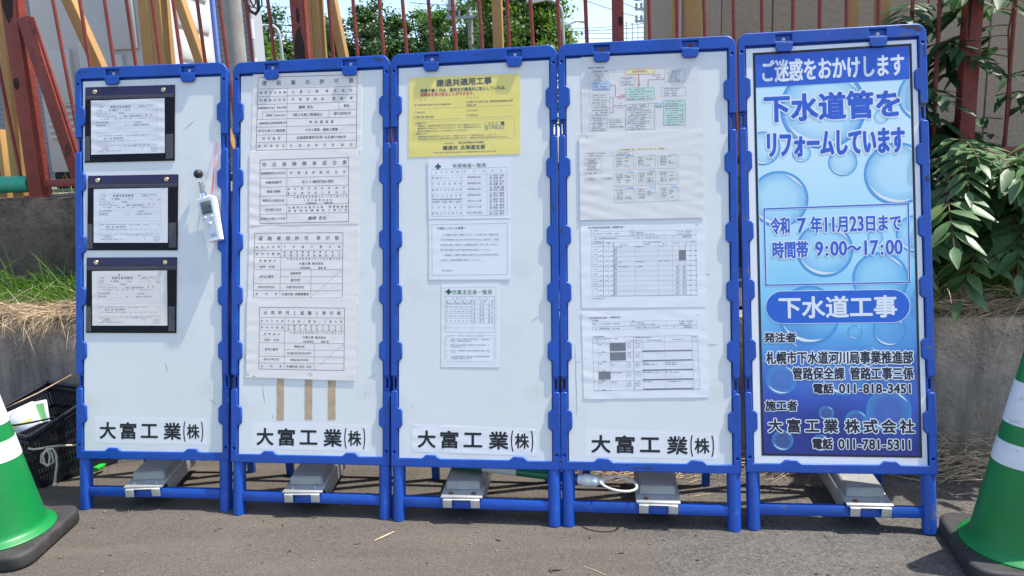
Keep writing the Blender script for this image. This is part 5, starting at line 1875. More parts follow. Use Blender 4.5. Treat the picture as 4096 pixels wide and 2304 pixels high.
# ------------------------------------------------------------------ heat stress meter hung on a pink string
ang = math.atan2(0.5868 - 0.5508, 1.167 - 1.0033)
mt = BM[0] @ Matrix.Translation((0.545, 1.082, 0.004)) @ Matrix.Rotation(ang, 4, 'Z')
t = empty('heat_stress_meter', mt)
tag(t, 'white heat stress meter with black globe, hanging on the first board by pink string', 'meter')
prof = [(-0.033, 0.079), (0.018, 0.085), (0.030, 0.078), (0.0335, 0.066), (0.0255, -0.082), (0.020, -0.0845), (-0.020, -0.0845), (-0.0245, -0.082), (-0.034, 0.066)]
b = MB()
vs, fs = shape2d([list(reversed(prof))], 0.028, 0.004, 0.028)
b.add(vs, fs)
b.build('body', M['whiteplastic'], t)
b = MB()
vs, fs = shape2d([[(-0.0285, 0.071), (-0.0205, -0.070), (0.0175, -0.070), (0.0235, 0.062), (0.017, 0.074), (-0.024, 0.0745)][::-1]], 0.0012, 0.0003, 0.0288)
b.add(vs, fs)
b.build('face_plate', M['greyplastic'], t)
b = MB()
b.rbox((-0.0215, 0.018, 0.0285), (0.0175, 0.064, 0.0296), 0.0004)
ls = b.build('screen', M['lcd'], t)
b = MB()
SEG = {'a': (0, 1, 1, 1), 'b': (1, 1, 1, .5), 'c': (1, .5, 1, 0), 'd': (0, 0, 1, 0), 'e': (0, .5, 0, 0), 'f': (0, 1, 0, .5), 'g': (0, .5, 1, .5)}
for ch, x in (('abgcd', -0.0085), ('bc', 0.0015), ('abcdfg', 0.0085)):
    for q in ch:
        x0, y0, x1, y1 = SEG[q]
        b.beam((x + x0 * 0.0065, 0.033 + y0 * 0.015, 0.0300), (x + x1 * 0.0065, 0.033 + y1 * 0.015 + 1e-5, 0.0300), 0.0014, 0.0003, (0, 0, 1) if False else ((1, 0, 0) if x0 == x1 else (0, 1, 0)))
b.box((0.0068, 0.033, 0.0298), (0.0080, 0.0343, 0.0301))
for i in range(7):
    b.box((-0.012 + i * 0.0038, 0.0225, 0.0298), (-0.0094 + i * 0.0038, 0.0265, 0.0301))
b.build('digits', M['ink'], ls, smooth=0)
for x, y, r in ((-0.0145, 0.006, 0.0042), (0.0115, 0.006, 0.0042), (-0.001, -0.018, 0.0056)):
    b = MB()
    b.lathe([(r, 0), (r, 0.0012), (r * 0.8, 0.0019), (0, 0.0021)], 20, tf=Matrix.Translation((x, y, 0.0285)))
    b.build('button', M['whiteplastic'], t)
b = MB()
b.box((-0.017, -0.058, 0.0288), (0.015, -0.0562, 0.02905))
b.build('blue_line', M['fillskyblue'], t, smooth=0)
b = MB()
for i, ch in enumerate('A&D'):
    vs, fs, ed, a = glyph(ch)
    b.add([(-0.004 + i * 0.0055 + p[0] * 0.008, -0.0635 + p[1] * 0.008, 0.02905) for p in vs], fs)
b.build('maker_mark', M['textblue'], t, smooth=0)
nt_ = Matrix.Translation((-0.012, 0.079, 0.0155)) @ Matrix.Rotation(R(-90), 4, 'X')
b = MB()
b.lathe([(0.013, 0.0), (0.013, 0.018), (0.012, 0.0185), (0.0045, 0.0185)], 24, tf=nt_)
b.build('sensor_collar', M['chrome'], t)
b = MB()
for i in range(5):
    z = 0.0195 + i * 0.0092
    b.lathe([(0.0045, z), (0.0128, z), (0.0128, z + 0.0012), (0.0085, z + 0.005), (0.0045, z + 0.0062)], 24, tf=nt_)
b.lathe([(0.0035, 0.018), (0.0035, 0.078)], 14, tf=nt_)
b.build('sensor_fins', M['chrome'], t)
b = MB()
b.lathe([(0.0165 * math.sin(R(a)), 0.0920 - 0.0165 * math.cos(R(a))) for a in range(0, 181, 12)], 28, tf=nt_)
b.build('black_globe', M['darkball'], t)
b = MB()
b.rbox((-0.004, -0.0945, 0.010), (0.004, -0.084, 0.019), 0.001)
b.build('strap_lug', M['greyplastic'], t)
b = MB()
up = mt.inverted() @ BM[0]
P = [up @ Vector(p) for p in ((0.5405, 1.166, 0.012), (0.543, 1.20, 0.006), (0.5475, 1.26, 0.004), (0.552, 1.31, 0.002), (0.557, 1.366, -0.004))]
b.tube(P, 0.0011, 6)
b.tube([p + Vector((0.0025, 0.001, 0.001)) for p in P[:3]], 0.0009, 6)
P2 = [up @ Vector(p) for p in ((0.5405, 1.166, 0.0125), (0.546, 1.19, 0.009), (0.549, 1.23, 0.006), (0.5505, 1.30, 0.004))]
b.tube(P2, 0.0009, 6)
b.build('string', M['pink'], t)

# ------------------------------------------------------------------ steel weights hooked on the lower rails
WT = [(0.1971, 0.3297), (0.2079, 0.3383), (0.1904, 0.3146), (0.2639, 0.3881), (0.3266, 0.4503)]
WL = ['grey steel weight with clean bolts hooked on the rail of the first board', 'grey steel weight hooked on the rail below the brown tape strips',
      'grey steel weight with two rusty bolts under the middle board, crossed by the striped bar', 'grey steel weight with one missing bolt under the flow chart board, beside the white ring',
      'grey steel weight half in sunlight under the blue poster board']
WROT = [-6, -4, -3, 0, 3]
for i in range(5):
    m = BM[i]
    uc = (WT[i][0] + WT[i][1]) / 2
    p = m @ Vector((uc, 0.0885, -0.012))
    t4 = Matrix.Translation(p) @ Matrix.Rotation(R(FIT[i][2] + WROT[i] * -1.0 + (4 if i == 4 else 0)), 4, 'Z') @ Matrix.Rotation(R(4), 4, 'X')
    t = empty('weight_block', t4)
    tag(t, WL[i], 'weight', 'steel weights hooked on the board rails')
    L_ = 0.34
    b = MB()
    b.rbox((-0.073, -0.012, 0.003), (0.073, L_, 0.010), 0.002)
    for x in (-0.073, 0.069):
        b.rbox((x, 0.03, -0.048), (x + 0.004, L_, 0.004), 0.0012)
    b.build('base_plate', M['galv'], t)
    b = MB()
    bm = bmesh.new()
    bmesh.ops.create_cube(bm, size=1)
    for v in bm.verts:
        up_ = v.co.z > 0
        w = 0.058 if up_ else 0.0615
        v.co = Vector((w * (1 if v.co.x > 0 else -1), (0.043 if up_ else 0.039) if v.co.y < 0 else (L_ - 0.02), 0.040 if up_ else 0.0085))
    bmesh.ops.bevel(bm, geom=bm.edges[:], offset=0.003, segments=2, affect='EDGES')
    b.bm(bm)
    b.build('ballast_box', M['galv'], t)
    b = MB()
    b.rbox((-0.064, -0.018, 0.0), (0.064, 0.03, 0.003), 0.0008)
    for x in (-0.064, 0.033):
        b.rbox((x, -0.021, -0.027), (x + 0.031, -0.0175, 0.003), 0.0012)
    b.build('hook_plate', M['galvlight'], t)
    for k, x in enumerate((-0.04, 0.04)):
        b = MB()
        hb = 0.006 if i in (0, 1) else 0.003
        if i == 3 and k == 1:
            b.lathe([(0.0085, 0.010), (0.0085, 0.0112), (0.0045, 0.0114)], 18, tf=Matrix.Translation((x, 0.012, 0)))
        else:
            b.lathe([(0.0095, 0.010), (0.0095, 0.0112), (0.0062, 0.0114), (0.0062, 0.0112 + hb), (0.0048, 0.0126 + hb), (0, 0.0128 + hb)], 12, tf=Matrix.Translation((x, 0.012, 0)))
        b.build('bolt', M['rustbolt'] if (i == 2 or (i in (3, 4) and k == 0)) else M['galv'], t)

# ------------------------------------------------------------------ traffic cones
def cone(x, y, rot, lab, beads):
    t = empty('traffic_cone', Matrix.Translation((x, y, 0)) @ Matrix.Rotation(R(rot), 4, 'Z'))
    tag(t, lab, 'traffic cone', 'green and white traffic cones')
    b = MB()
    w, rr = 0.188, 0.06
    pts = []
    for cx_, cy_, a0 in ((w - rr, w - rr, 0), (-w + rr, w - rr, 90), (-w + rr, -w + rr, 180), (w - rr, -w + rr, 270)):
        pts += arc(cx_, cy_, rr, a0, a0 + 90, 8)
    vs, fs = shape2d([pts], 0.052, 0.012, 0.052)
    b.add(vs, fs)
    b.build('base_weight', M['rubber'], t)
    b = MB()

    def rad(z):
        return 0.140 + (0.028 - 0.140) * (z - 0.075) / (0.70 - 0.075)
    prof = [(0.168, 0.052), (0.169, 0.056), (0.164, 0.060), (0.150, 0.066), (0.142, 0.073), (rad(0.085), 0.085)]
    prof += [(rad(z), z) for z in (0.15, 0.25, 0.314, 0.318, 0.378, 0.384, 0.434, 0.44, 0.55, 0.565, 0.65, 0.695)] + [(0.026, 0.702), (0.018, 0.702), (0.017, 0.66)]
    b.lathe(prof, 64)
    c = b.build('cone_body', M['conegreen'], t)
    for z0, z1 in ((0.316, 0.382), (0.436, 0.560)):
        b = MB()
        b.lathe([(rad(z0) + 0.0002, z0), (rad(z0) + 0.0014, z0 + 0.0004), (rad((z0 + z1) / 2) + 0.0014, (z0 + z1) / 2), (rad(z1) + 0.0014, z1 - 0.0004), (rad(z1) + 0.0002, z1)], 64)
        b.build('reflective_band', M['conewhite'], t)
    if beads:     # moulded beads where the cone meets its base
        b = MB()
        for k in range(60):
            a = 2 * math.pi * k / 60
            b.rbox((0.1725, -0.0018, 0.0522), (0.1785, 0.0018, 0.0540), 0.0007, tf=Matrix.Rotation(a, 4, 'Z'), seg=1)
        b.build('base_bead', M['conegreen'], t)
    return t


cl_ = cone(-1.775, 2.40, 2, 'green cone with white bands, cut off by the left picture edge, sunlit', False)
c2_ = cone(1.503, 2.085, -14, 'green cone with dirty white bands at the right end, its near side in shade', True)
b = MB()   # curved dark letter mark on the left cone's upper band
zz = 0.508
pts = []
for a in range(-80, 81, 16):
    z = zz + 0.017 * math.sin(R(a))
    rr = 0.140 + (0.028 - 0.140) * (z - 0.075) / 0.625 + 0.0022
    th = R(-52) + 0.011 * math.cos(R(a)) / rr
    pts.append((rr * math.cos(th), rr * math.sin(th), z))
b.tube(pts, 0.0030, 6)
o = b.build('printed_mark', M['inkdkgreen'], cl_)

# ------------------------------------------------------------------ basket with its rope and contents
A_, B_, C_, D_ = Vector((-1.890, 2.785, .240)), Vector((-1.775, 3.115, .325)), Vector((-2.19, 2.895, .262)), Vector((-2.045, 3.19, .345))
a_, b_, c_, d_ = Vector((-1.918, 2.86, .004)), Vector((-1.735, 3.10, .004)), Vector((-2.13, 2.95, .004)), Vector((-1.985, 3.175, .004))
ctr = (a_ + b_ + c_ + d_) / 4
BMx = Matrix.Translation(ctr)
t = empty('shopping_basket', BMx)
tag(t, 'black slotted plastic basket between the left cone and the concrete wall', 'basket')


def L3(p, q, f):
    return p + (q - p) * f


def bwall(b, t0, t1, l0, l1, nx, holes):
    """one slotted side: uprights and hoops between top edge t0-t1 and bottom edge l0-l1"""
    nrm = (t1 - t0).cross(l0 - t0).normalized()
    for k in range(nx + 1):
        f = k / nx
        for g0, g1 in holes:
            b.beam(L3(L3(l0, l1, f), L3(t0, t1, f), g0) - ctr, L3(L3(l0, l1, f), L3(t0, t1, f), g1) - ctr, (t1 - t0).length / nx * 0.5, 0.004, (t1 - t0))
    solid = []
    edge = 0.0
    for g0, g1 in holes + [(1.0, 1.0)]:
        solid.append((edge, g0))
        edge = g1
    for g0, g1 in solid:
        if g1 - g0 < 0.005:
            continue
        q = [L3(l0, t0, g0), L3(l1, t1, g0), L3(l1, t1, g1), L3(l0, t0, g1)]
        w = nrm * 0.002
        vs = [tuple(p - ctr + w) for p in q] + [tuple(p - ctr - w) for p in q]
        b.add(vs, [(0, 1, 2, 3), (7, 6, 5, 4), (0, 4, 5, 1), (1, 5, 6, 2), (2, 6, 7, 3), (3, 7, 4, 0)])


b = MB()
hl_ = [(0.12, 0.22), (0.27, 0.37), (0.42, 0.52), (0.58, 0.68), (0.72, 0.88)]
bwall(b, A_, B_, a_, b_, 26, hl_)
bwall(b, C_, A_, c_, a_, 20, hl_)
bwall(b, B_, D_, b_, d_, 20, hl_)
bwall(b, D_, C_, d_, c_, 26, hl_)
q = [a_, b_, d_, c_]
b.add([tuple(p - ctr + Vector((0, 0, .004))) for p in q], [(0, 1, 2, 3)])
b.build('basket_body', M['basket'], t, smooth=0)
b = MB()
loop = [A_, L3(A_, B_, .5) + Vector((.004, 0, 0)), B_, L3(B_, D_, .5), D_, L3(D_, C_, .5), C_, L3(C_, A_, .5), A_]
pts = []
for i in range(len(loop) - 1):
    for k in range(4):
        pts.append(L3(loop[i], loop[i + 1], k / 4) - ctr)
pts.append(loop[-1] - ctr)
b.tube(pts, 0.008, 8)
b.tube([p + Vector((0, 0, -0.018)) for p in pts], 0.005, 6)
b.build('rim', M['basket'], t)
b = MB()
hd = []
for k in range(13):
    f = k / 12
    p = L3(L3(A_, B_, .35), L3(C_, D_, .35), f)
    hd.append(p - ctr + Vector((-0.02 * math.sin(math.pi * f), -0.13 * math.sin(math.pi * f), 0.012 - 0.008 * math.sin(math.pi * f))))
b.tube(hd, 0.004, 6)
b.build('handle', M['basket'], t)

b = MB()
b.tube([(-1.891, 2.775, 0.203), (-1.880, 2.785, 0.194), (-1.855, 2.80, 0.191), (-1.845, 2.815, 0.189), (-1.823, 2.85, 0.180), (-1.806, 2.93, 0.150), (-1.80, 2.96, 0.146)], 0.0042, 8)
b.tube([Vector(p) + Vector((0, -0.012, 0)) for p in ((-1.824, 2.8, 0.194), (-1.852, 2.8, 0.17), (-1.858, 2.8, 0.14), (-1.836, 2.8, 0.122), (-1.810, 2.8, 0.138), (-1.811, 2.8, 0.172), (-1.82, 2.8, 0.194))], 0.0038, 8)
b.tube([Vector(p) + Vector((0, -0.02, 0)) for p in ((-1.822, 2.8, 0.194), (-1.842, 2.8, 0.169), (-1.840, 2.8, 0.135), (-1.824, 2.8, 0.130), (-1.815, 2.8, 0.168), (-1.822, 2.8, 0.194))], 0.0038, 8)
b.tube([(-1.826, 2.782, 0.192), (-1.803, 2.785, 0.195), (-1.797, 2.79, 0.167), (-1.799, 2.79, 0.125), (-1.811, 2.79, 0.082), (-1.818, 2.79, 0.05)], 0.0040, 8)
b.lathe([(0.002, 0.056), (0.007, 0.050), (0.009, 0.043), (0.004, 0.040), (0, 0.0395)], 10, tf=Matrix.Translation((-1.818, 2.79, 0)))
o = b.build('rope', M['rope'])
tag(o, 'pale rope tied in a looped bow on the side of the black basket', 'rope')

b = MB()
tf = Matrix.Translation((-2.012, 2.925, 0.270)) @ Matrix.Rotation(R(-26), 4, 'Y') @ Matrix.Rotation(R(-18), 4, 'X') @ Matrix.Rotation(R(14), 4, 'Z')
b.rbox((-0.075, -0.012, -0.055), (0.075, 0.012, 0.045), 0.006, 0, tf)
o = b.build('paper_packet', [M['whiteplastic']])
b2 = MB()
b2.box((-0.076, -0.0128, -0.028), (0.05, 0.0128, -0.018), 0, tf)
o2 = b2.build('yellow_stripe', M['paper_yellow'], smooth=0)
o2.parent = o
b2 = MB()
b2.box((-0.055, -0.0126, -0.0545), (-0.028, 0.0126, 0.0445), 0, tf)
o2 = b2.build('grey_stripe', M['inkpale'], smooth=0)
o2.parent = o
tag(o, 'white packet with a yellow stripe standing in the black basket', 'packet')
b = MB()
tf = Matrix.Translation((-1.928, 2.945, 0.292)) @ Matrix.Rotation(R(-10), 4, 'Y') @ Matrix.Rotation(R(-14), 4, 'X')
b.rbox((-0.026, -0.006, -0.045), (0.026, 0.006, 0.046), 0.005, 0, tf)
o = b.build('plastic_pouch', M['whiteplastic'])
b2 = MB()
b2.box((-0.017, -0.0066, -0.036), (0.017, -0.0058, 0.034), 0, tf)
o2 = b2.build('green_label', mat('pale_green_label', (0.25, 0.62, 0.20), 0.4), smooth=0)
o2.parent = o
tag(o, 'white pouch with a pale green label in the black basket behind the packet', 'pouch')
b = MB()
P = [Vector((-2.033, 2.86, 0.332)), Vector((-1.98, 3.02, 0.35)), Vector((-1.93, 3.18, 0.378))]
b.tube(P, [0.0016, 0.0022, 0.0028], 6)
o = b.build('dry_stalk', M['straw'])
tag(o, 'thin dry stalk leaning across the back of the black basket', 'stalk')
b = MB()
tf = Matrix.Translation((-1.752, 2.985, 0.028)) @ Matrix.Rotation(R(72), 4, 'Z') @ Matrix.Rotation(R(90), 4, 'Y')
b.lathe([(0, -0.025), (0.011, -0.024), (0.012, -0.02), (0.012, 0.012), (0.009, 0.022), (0.005, 0.026), (0.005, 0.032), (0, 0.033)], 24, tf=tf)
o = b.build('bottle', M['greenbottle'])
tag(o, 'small green bottle lying against the basket under the first board', 'bottle')

# ------------------------------------------------------------------ striped cone bar lying behind the boards
p0, p1 = Vector((-0.512, 2.699, 0.158)), Vector((0.270, 2.415, 0.148))
t = empty('cone_bar', Matrix.Translation(p1))
tag(t, 'green and white striped bar with a white ring end lying behind the middle boards', 'bar')
d = p1 - p0
L_ = d.length
segs = [(0, .18, 'bargreen'), (.18, .336, 'barwhite'), (.336, .493, 'bargreen'), (.493, .649, 'barwhite'), (.649, .865, 'bargreen'), (.865, .93, 'barblue')]
for f0, f1, mname in segs:
    b = MB()
    r = 0.017 if mname != 'barblue' else 0.0155
    b.tube([p0 + d * f0 - p1, p0 + d * f1 - p1], r, 20)
    b.build('bar_section', M[mname], t)
b = MB()
dn = d.normalized()
b.tube([-dn * 0.068, -dn * 0.006, dn * 0.002, dn * 0.022], [0.0195, 0.0195, 0.012, 0.008], 18)
b.tube([-dn * 0.05, -dn * 0.026], 0.0225, 18)
b.build('end_socket', mat('milky_plastic', (0.62, 0.64, 0.65), 0.3), t)
b = MB()
hv_ = Vector((dn.x, dn.y, 0)).normalized()
side = hv_.cross(Vector((0, 0, 1)))
pts = [dn * 0.008 + hv_ * (0.062 - 0.062 * math.cos(R(a))) + side * 0.040 * math.sin(R(a)) + Vector((0, 0, 0.006 - 0.006 * math.sin(R(a)) - 0.10 * (0.062 - 0.062 * math.cos(R(a))))) for a in range(0, 361, 15)]
b.tube(pts, 0.0044, 10)
b.build('ring', mat('dull_white_plastic', (0.58, 0.57, 0.52), 0.45), t)

# ------------------------------------------------------------------ red steel fence on the footing wall
fence = empty('steel_fence', SM(0, 3.38, 1.13))
tag(fence, 'rusty red painted steel fence of thin pickets and square posts on the dark wall', 'fence')


def FB(t, z, dd=0.0):
    return Vector((t, dd, z - 1.13))


PICK = [-2.555, -2.445, -2.333, -2.001, -1.891, -1.780, -1.670, -1.562, -1.451, -1.340, -1.237, -1.126, -1.018, -0.757, -0.650, -0.531, -0.426, -0.314, -0.209, -0.096, 0.011, 0.121, 0.230, 0.340, 0.598, 0.707, 0.826,
        0.936, 1.046, 1.156, 1.261, 1.369, 1.488, 1.591, 1.702, 1.968, 2.078, 2.19, 2.30]
k_ = 3.38 / 3.30
SLP = -0.030
proto = None
for t_ in PICK:
    if proto is None:
        b = MB()
        b.tube([(SLP * -0.83, 0, 0.05), (SLP * -0.4, 0, 0.45), (0.0, 0, 0.87), (SLP * 0.4, 0, 1.25)], 0.0082, 8)
        proto = b.build('picket', M['redsteel'], fence)
        o = proto
    else:
        o = proto.copy()
        col.objects.link(o)
        o.parent = fence
    o.location = (t_ * k_, rnd.uniform(-.004, .004), 0)
    o.rotation_euler = (rnd.uniform(-.008, .008), (rnd.uniform(-.012, .012) - (0.018 if t_ < -1.9 else 0) + (0.02 if t_ > 1.5 else 0)), 0)
for t_, w, sl in ((-2.224, 0.072, 0.011), (-0.882, 0.060, 0.0), (0.477, 0.049, 0.0), (1.838, 0.060, -0.012)):
    b = MB()
    b.rbox((-w / 2, -w / 2, -0.02), (w / 2, w / 2, 1.25), 0.004)
    b.rbox((-w * .72, -w * .72, -0.01), (w * .72, w * .72, 0.012), 0.003)
    o = b.build('fence_post', M['redsteel'], fence)
    o.location = (t_ * k_, 0, 0)
    for (u0, u1, z0, z1) in {-0.882: [(-.9, .95, 0.44, 0.72), (-.2, .5, 0.72, 0.79)], 0.477: [(.0, .98, 0.635, 0.675)], -2.224: [(-.95, .1, 0.50, 0.56), (-.9, .9, 0.80, 1.0)], 1.838: [(-.98, -.5, .5, .8)]}[t_]:
        b = MB()
        P = [((u0 + u1) / 2 + (u1 - u0) / 2 * math.cos(a * math.pi / 10) * rnd.uniform(.78, 1.0), (z0 + z1) / 2 + (z1 - z0) / 2 * math.sin(a * math.pi / 10) * rnd.uniform(.82, 1.05)) for a in range(20)]
        b.add([(p[0] * w / 2 * .96, -w / 2 - 0.0008, p[1]) for p in P], [tuple(range(20))])
        q = b.build('rust_patch', M['rustdark'], o, smooth=0)
        q['label'] = 'dark rust blister on the post'
b = MB()
b.beam((-4.5, -0.002, 0.066), (4.5, -0.002, 0.066), 0.036, 0.036, (0, 1, 0), r=0.003)
b.build('bottom_rail', M['redsteel'], fence)
b = MB()
b.beam((-4.5, 0, 1.25), (4.5, 0, 1.25), 0.036, 0.036, (0, 1, 0), r=0.003)
b.build('top_rail', M['redsteel'], fence)
b = MB()
b.beam(FB(-2.150 * k_, 1.950, -0.03), FB(-2.010 * k_, 1.17, 0.01), 0.056, 0.05, (1, 0, 0), r=0.003)
b.build('brace', M['redsteel'], fence)
# green wrap on the rail at the far left
b = MB()
tf = SM(-2.49, 3.38, 1.196) @ Matrix.Rotation(R(90), 4, 'Y')
b.lathe([(0.030, -0.30), (0.040, -0.295), (0.0385, -0.1), (0.041, 0.02), (0.039, 0.07), (0.041, 0.075), (0.040, 0.155), (0.034, 0.165), (0.026, 0.166)], 22, tf=tf)
o = b.build('rail_wrap', M['tarp'])
tag(o, 'green tape wrapped in a thick sleeve round the fence rail at the far left', 'tape wrap')
b = MB()
b.rbox((-0.14, -0.03, 0), (0.14, 0.035, 0.018), 0.003, tf=SM(-2.09, 3.40, 1.131) @ Matrix.Rotation(R(-4), 4, 'Y'))
o = b.build('plank', M['plank'])
tag(o, 'short weathered grey plank lying on the dark wall under the fence rail', 'plank')

# ------------------------------------------------------------------ timber props behind the fence
def timber(t0, z0, t1, z1, w, dp, d, lab, d1=None, seam=False, m='timber'):
    p0, p1 = S(t0, d, z0), S(t1, d if d1 is None else d1, z1)
    c = (p0 + p1) / 2
    b = MB()
    if seam:
        b.beam(p0 - UW * w / 4 - c, p1 - UW * w / 4 - c, w / 2 - 0.0015, dp, UW, r=0.002)
        b.beam(p0 + UW * w / 4 - c, p1 + UW * w / 4 - c, w / 2 - 0.0015, dp, UW, r=0.002)
    else:
        b.beam(p0 - c, p1 - c, w, dp, UW, r=0.002)
    o = b.build('timber_post' if abs(t1 - t0) < 0.1 else 'timber_prop', M[m], M4=Matrix.Translation(c))
    tag(o, lab, 'timber post' if abs(t1 - t0) < 0.1 else 'timber prop', 'pine timbers behind the fence')


D0 = 3.57
kk = D0 / 3.5
timber(-1.655 * kk, 1.1, -1.633 * kk, 2.5, 0.115, 0.09, D0, 'thick double pine post before the shaded front of the toilet cabin', seam=True)
timber(-1.905 * kk, 1.58, -2.23 * kk, 2.5, 0.052, 0.05, D0 + .02, 'slanting pine prop crossing the shaded front of the toilet cabin')
timber(-1.32 * kk, 1.30, -1.62 * kk, 2.45, 0.042, 0.05, D0, 'slanting pine prop before the sunlit white side of the toilet cabin')
timber(-0.868 * kk, 1.1, -0.862 * kk, 2.5, 0.074, 0.075, D0, 'double pine post beside the rust blistered fence post', seam=True)
timber(-0.675 * kk, 1.25, -0.845 * kk, 2.5, 0.038, 0.05, D0, 'slanting pine prop before the trees, just past the blistered post')
timber(-0.023 * kk, 1.1, -0.020 * kk, 2.5, 0.044, 0.045, D0, 'slim pine post standing before the blue road sign')
timber(0.745 * kk, 1.1, 0.757 * kk, 2.5, 0.034, 0.06, D0, 'narrow brown pine post at the corner of the beige building', m='timber')
timber(0.830 * kk, 1.1, 0.834 * kk, 2.5, 0.076, 0.06, D0 + 0.03, 'wide pale pine post with a drying crack at the corner of the beige building')
timber(1.475 * kk, 1.1, 1.512 * kk, 2.5, 0.036, 0.05, D0 + .03, 'narrow tilted pine post before the beige wall, above the blue poster board')
timber(1.612 * kk, 1.1, 1.61 * kk, 2.5, 0.054, 0.05, D0 + .03, 'broad upright pine post before the beige wall, above the blue poster board')
timber(-2.455 * kk, 1.1, -2.40 * kk, 2.5, 0.050, 0.05, D0 - 0.02, 'pine post leaning beside the thick red post at the far left')
timber(-2.565 * kk, 1.1, -2.552 * kk, 1.47, 0.045, 0.04, D0 + .02, 'short pine stake at the picture edge above the green wrap')

# ------------------------------------------------------------------ portable toilets
def toilet(px, py, lab, trim):
    m = Matrix.Rotation(YAW, 4, 'Z')
    m.translation = Vector((px, py, 1.12))
    t = empty('toilet_cabin', m)
    tag(t, lab, 'toilet cabin', 'portable toilet cabins')
    W_, D_, H_ = 0.90, 0.92, 2.35
    b = MB()
    b.rbox((-W_, 0, 0.12), (0, 0.03, H_), 0.01)
    for (x0, x1, z0, z1, r) in ((-0.30, -0.10, 0.95, 1.42, .012), (-0.78, -0.62, 0.60, 0.98, .01), (-0.55, -0.46, 0.72, 1.02, .01), (-0.30, -0.22, 0.55, 0.92, .01), (-0.72, -0.18, 1.50, 2.1, .012)):
        b.rbox((x0, -0.030, z0), (x1, 0.02, z1), r)
    for k in range(6):
        b.rbox((-0.86, -0.022, 0.36 + k * 0.045), (-0.62, 0.02, 0.385 + k * 0.045), .006)
    b.build('front_panel', M['cabin_shade'], t)
    b = MB()
    b.rbox((-0.03, 0.002, 0.12), (0.0, D_ - 0.05, H_), 0.01)
    for k in range(9):
        b.rbox((-0.02, 0.36, 0.20 + k * 0.24), (0.016, D_ - 0.12, 0.36 + k * 0.24), .012)
    b.rbox((-0.02, 0.05, 0.2), (0.012, 0.3, H_ - 0.1), .01)
    b.build('side_panel', M['cabin_shade2'], t)
    b = MB()
    b.rbox((-0.02, D_ - 0.035, 0.12), (0.018, D_, H_ + .02), 0.006)
    b.build('corner_trim', M['bluetrim'] if trim else M['cabin_shade2'], t)
    b = MB()
    b.rbox((-W_, 0.03, 0.12), (-W_ + 0.03, D_, H_), 0.008)
    b.rbox((-W_ + .03, D_ - 0.03, 0.12), (-0.04, D_, H_), 0.008)
    b.rbox((-W_ - .02, -0.02, H_), (0.02, D_ + .02, H_ + 0.08), 0.02)
    b.build('shell', M['cabin_shade2'], t)
    b = MB()
    b.rbox((-W_, 0.02, 0.0), (0, D_, 0.12), 0.01)
    b.build('skid', M['blackvinyl'], t)
    return t


toilet(-2.449, 5.5, 'portable toilet with shade darkened front, white side and blue corner strip', True)
p = Vector((-2.449, 5.5, 0)) - UW * 1.60 - BK * 0.55
toilet(p.x, p.y, 'white sided portable toilet half hidden behind the thick red fence post', False)

# weeds standing at the toilet foot
b = MB()
for i in range(60):
    t_ = rnd.uniform(-2.7, -1.95)
    blade(b, S(t_, rnd.uniform(3.6, 4.6), 1.1), dirr(0.25, (0, -0.1, 1)), rnd.uniform(0.06, 0.2), 0.004, rnd.uniform(0.2, 1.4), 5)
o = b.build('yard_weeds', M['grass'], smooth=0)
tag(o, 'sparse weeds growing in the yard below the portable toilets', 'weeds', kind='stuff')

# ------------------------------------------------------------------ grey lapped building, concrete pole, guard, cables
b = MB()
m = SM(-4.70, 14, 1.1)
vs = [(-9, 0, 0)]
n = 62
for k in range(n):
    z = k * 0.098
    b.rbox((-9, -0.02 if False else 0.0, z), (0, 0.04, z + 0.094), 0.004, 0, Matrix.Rotation(R(1.2), 4, 'X') if False else None, 1)
b.box((-9, 0.03, 0), (-0.02, 0.5, n * 0.098))
bd = empty('siding_building', m)
b.build('lap_wall', M['siding'], bd)
b = MB()
b.box((-0.03, -0.02, 0), (0.0, 0.5, n * 0.098))
b.build('corner_board', M['greymetal'], bd)
b = MB()
b.box((-9.2, -0.3, n * 0.098), (0.3, 0.8, n * 0.098 + 0.2))
b.build('roof', M['greymetal'], bd)
tag(bd, 'grey lap sided building behind the round concrete pole', 'building')

b = MB()
b.lathe([(0.142, 0), (0.13, 3), (0.10, 9)], 28)
t = b.build('concrete_pole', M['polecon'], M4=SM(-3.605, 10, 1.1))
tag(t, 'thick round concrete utility pole in front of the grey siding', 'utility pole')
b = MB()
for k in range(12):
    p0_, p1_ = S(-4.012 + 0.0 * k, 12, 1.1 + k * 0.3), S(-4.012, 12, 1.1 + (k + 1) * 0.3)
    b.tube([p0_, p1_], 0.034 if k % 2 else 0.030, 12, k % 2)
o = b.build('stay_guard', [M['greymetal'], M['guard']])
tag(o, 'thin white and grey banded stay guard beside the grey building', 'stay guard')
b = MB()
kz = 0.0
for dx, dz, r in ((0, 0, 0.022), (0.05, 0.05, 0.010), (-0.03, 0.08, 0.009)):
    b.tube([S(-3.42 + dx, 9.5, 3.9 + dz), S(-3.24 + dx, 9.5, 3.28 + dz), S(-3.18 + dx, 9.5, 3.13 + dz), S(-3.11 + dx, 9.5, 3.09 + dz), S(-3.065 + dx, 9.5, 3.14 + dz), S(-3.06 + dx, 9.5, 3.26 + dz), S(-3.09 + dx, 9.5, 3.8 + dz)], r, 8)
o = b.build('cable_loop', M['wire'])
tag(o, 'slack loop of black cable hanging beside the concrete pole', 'cable')

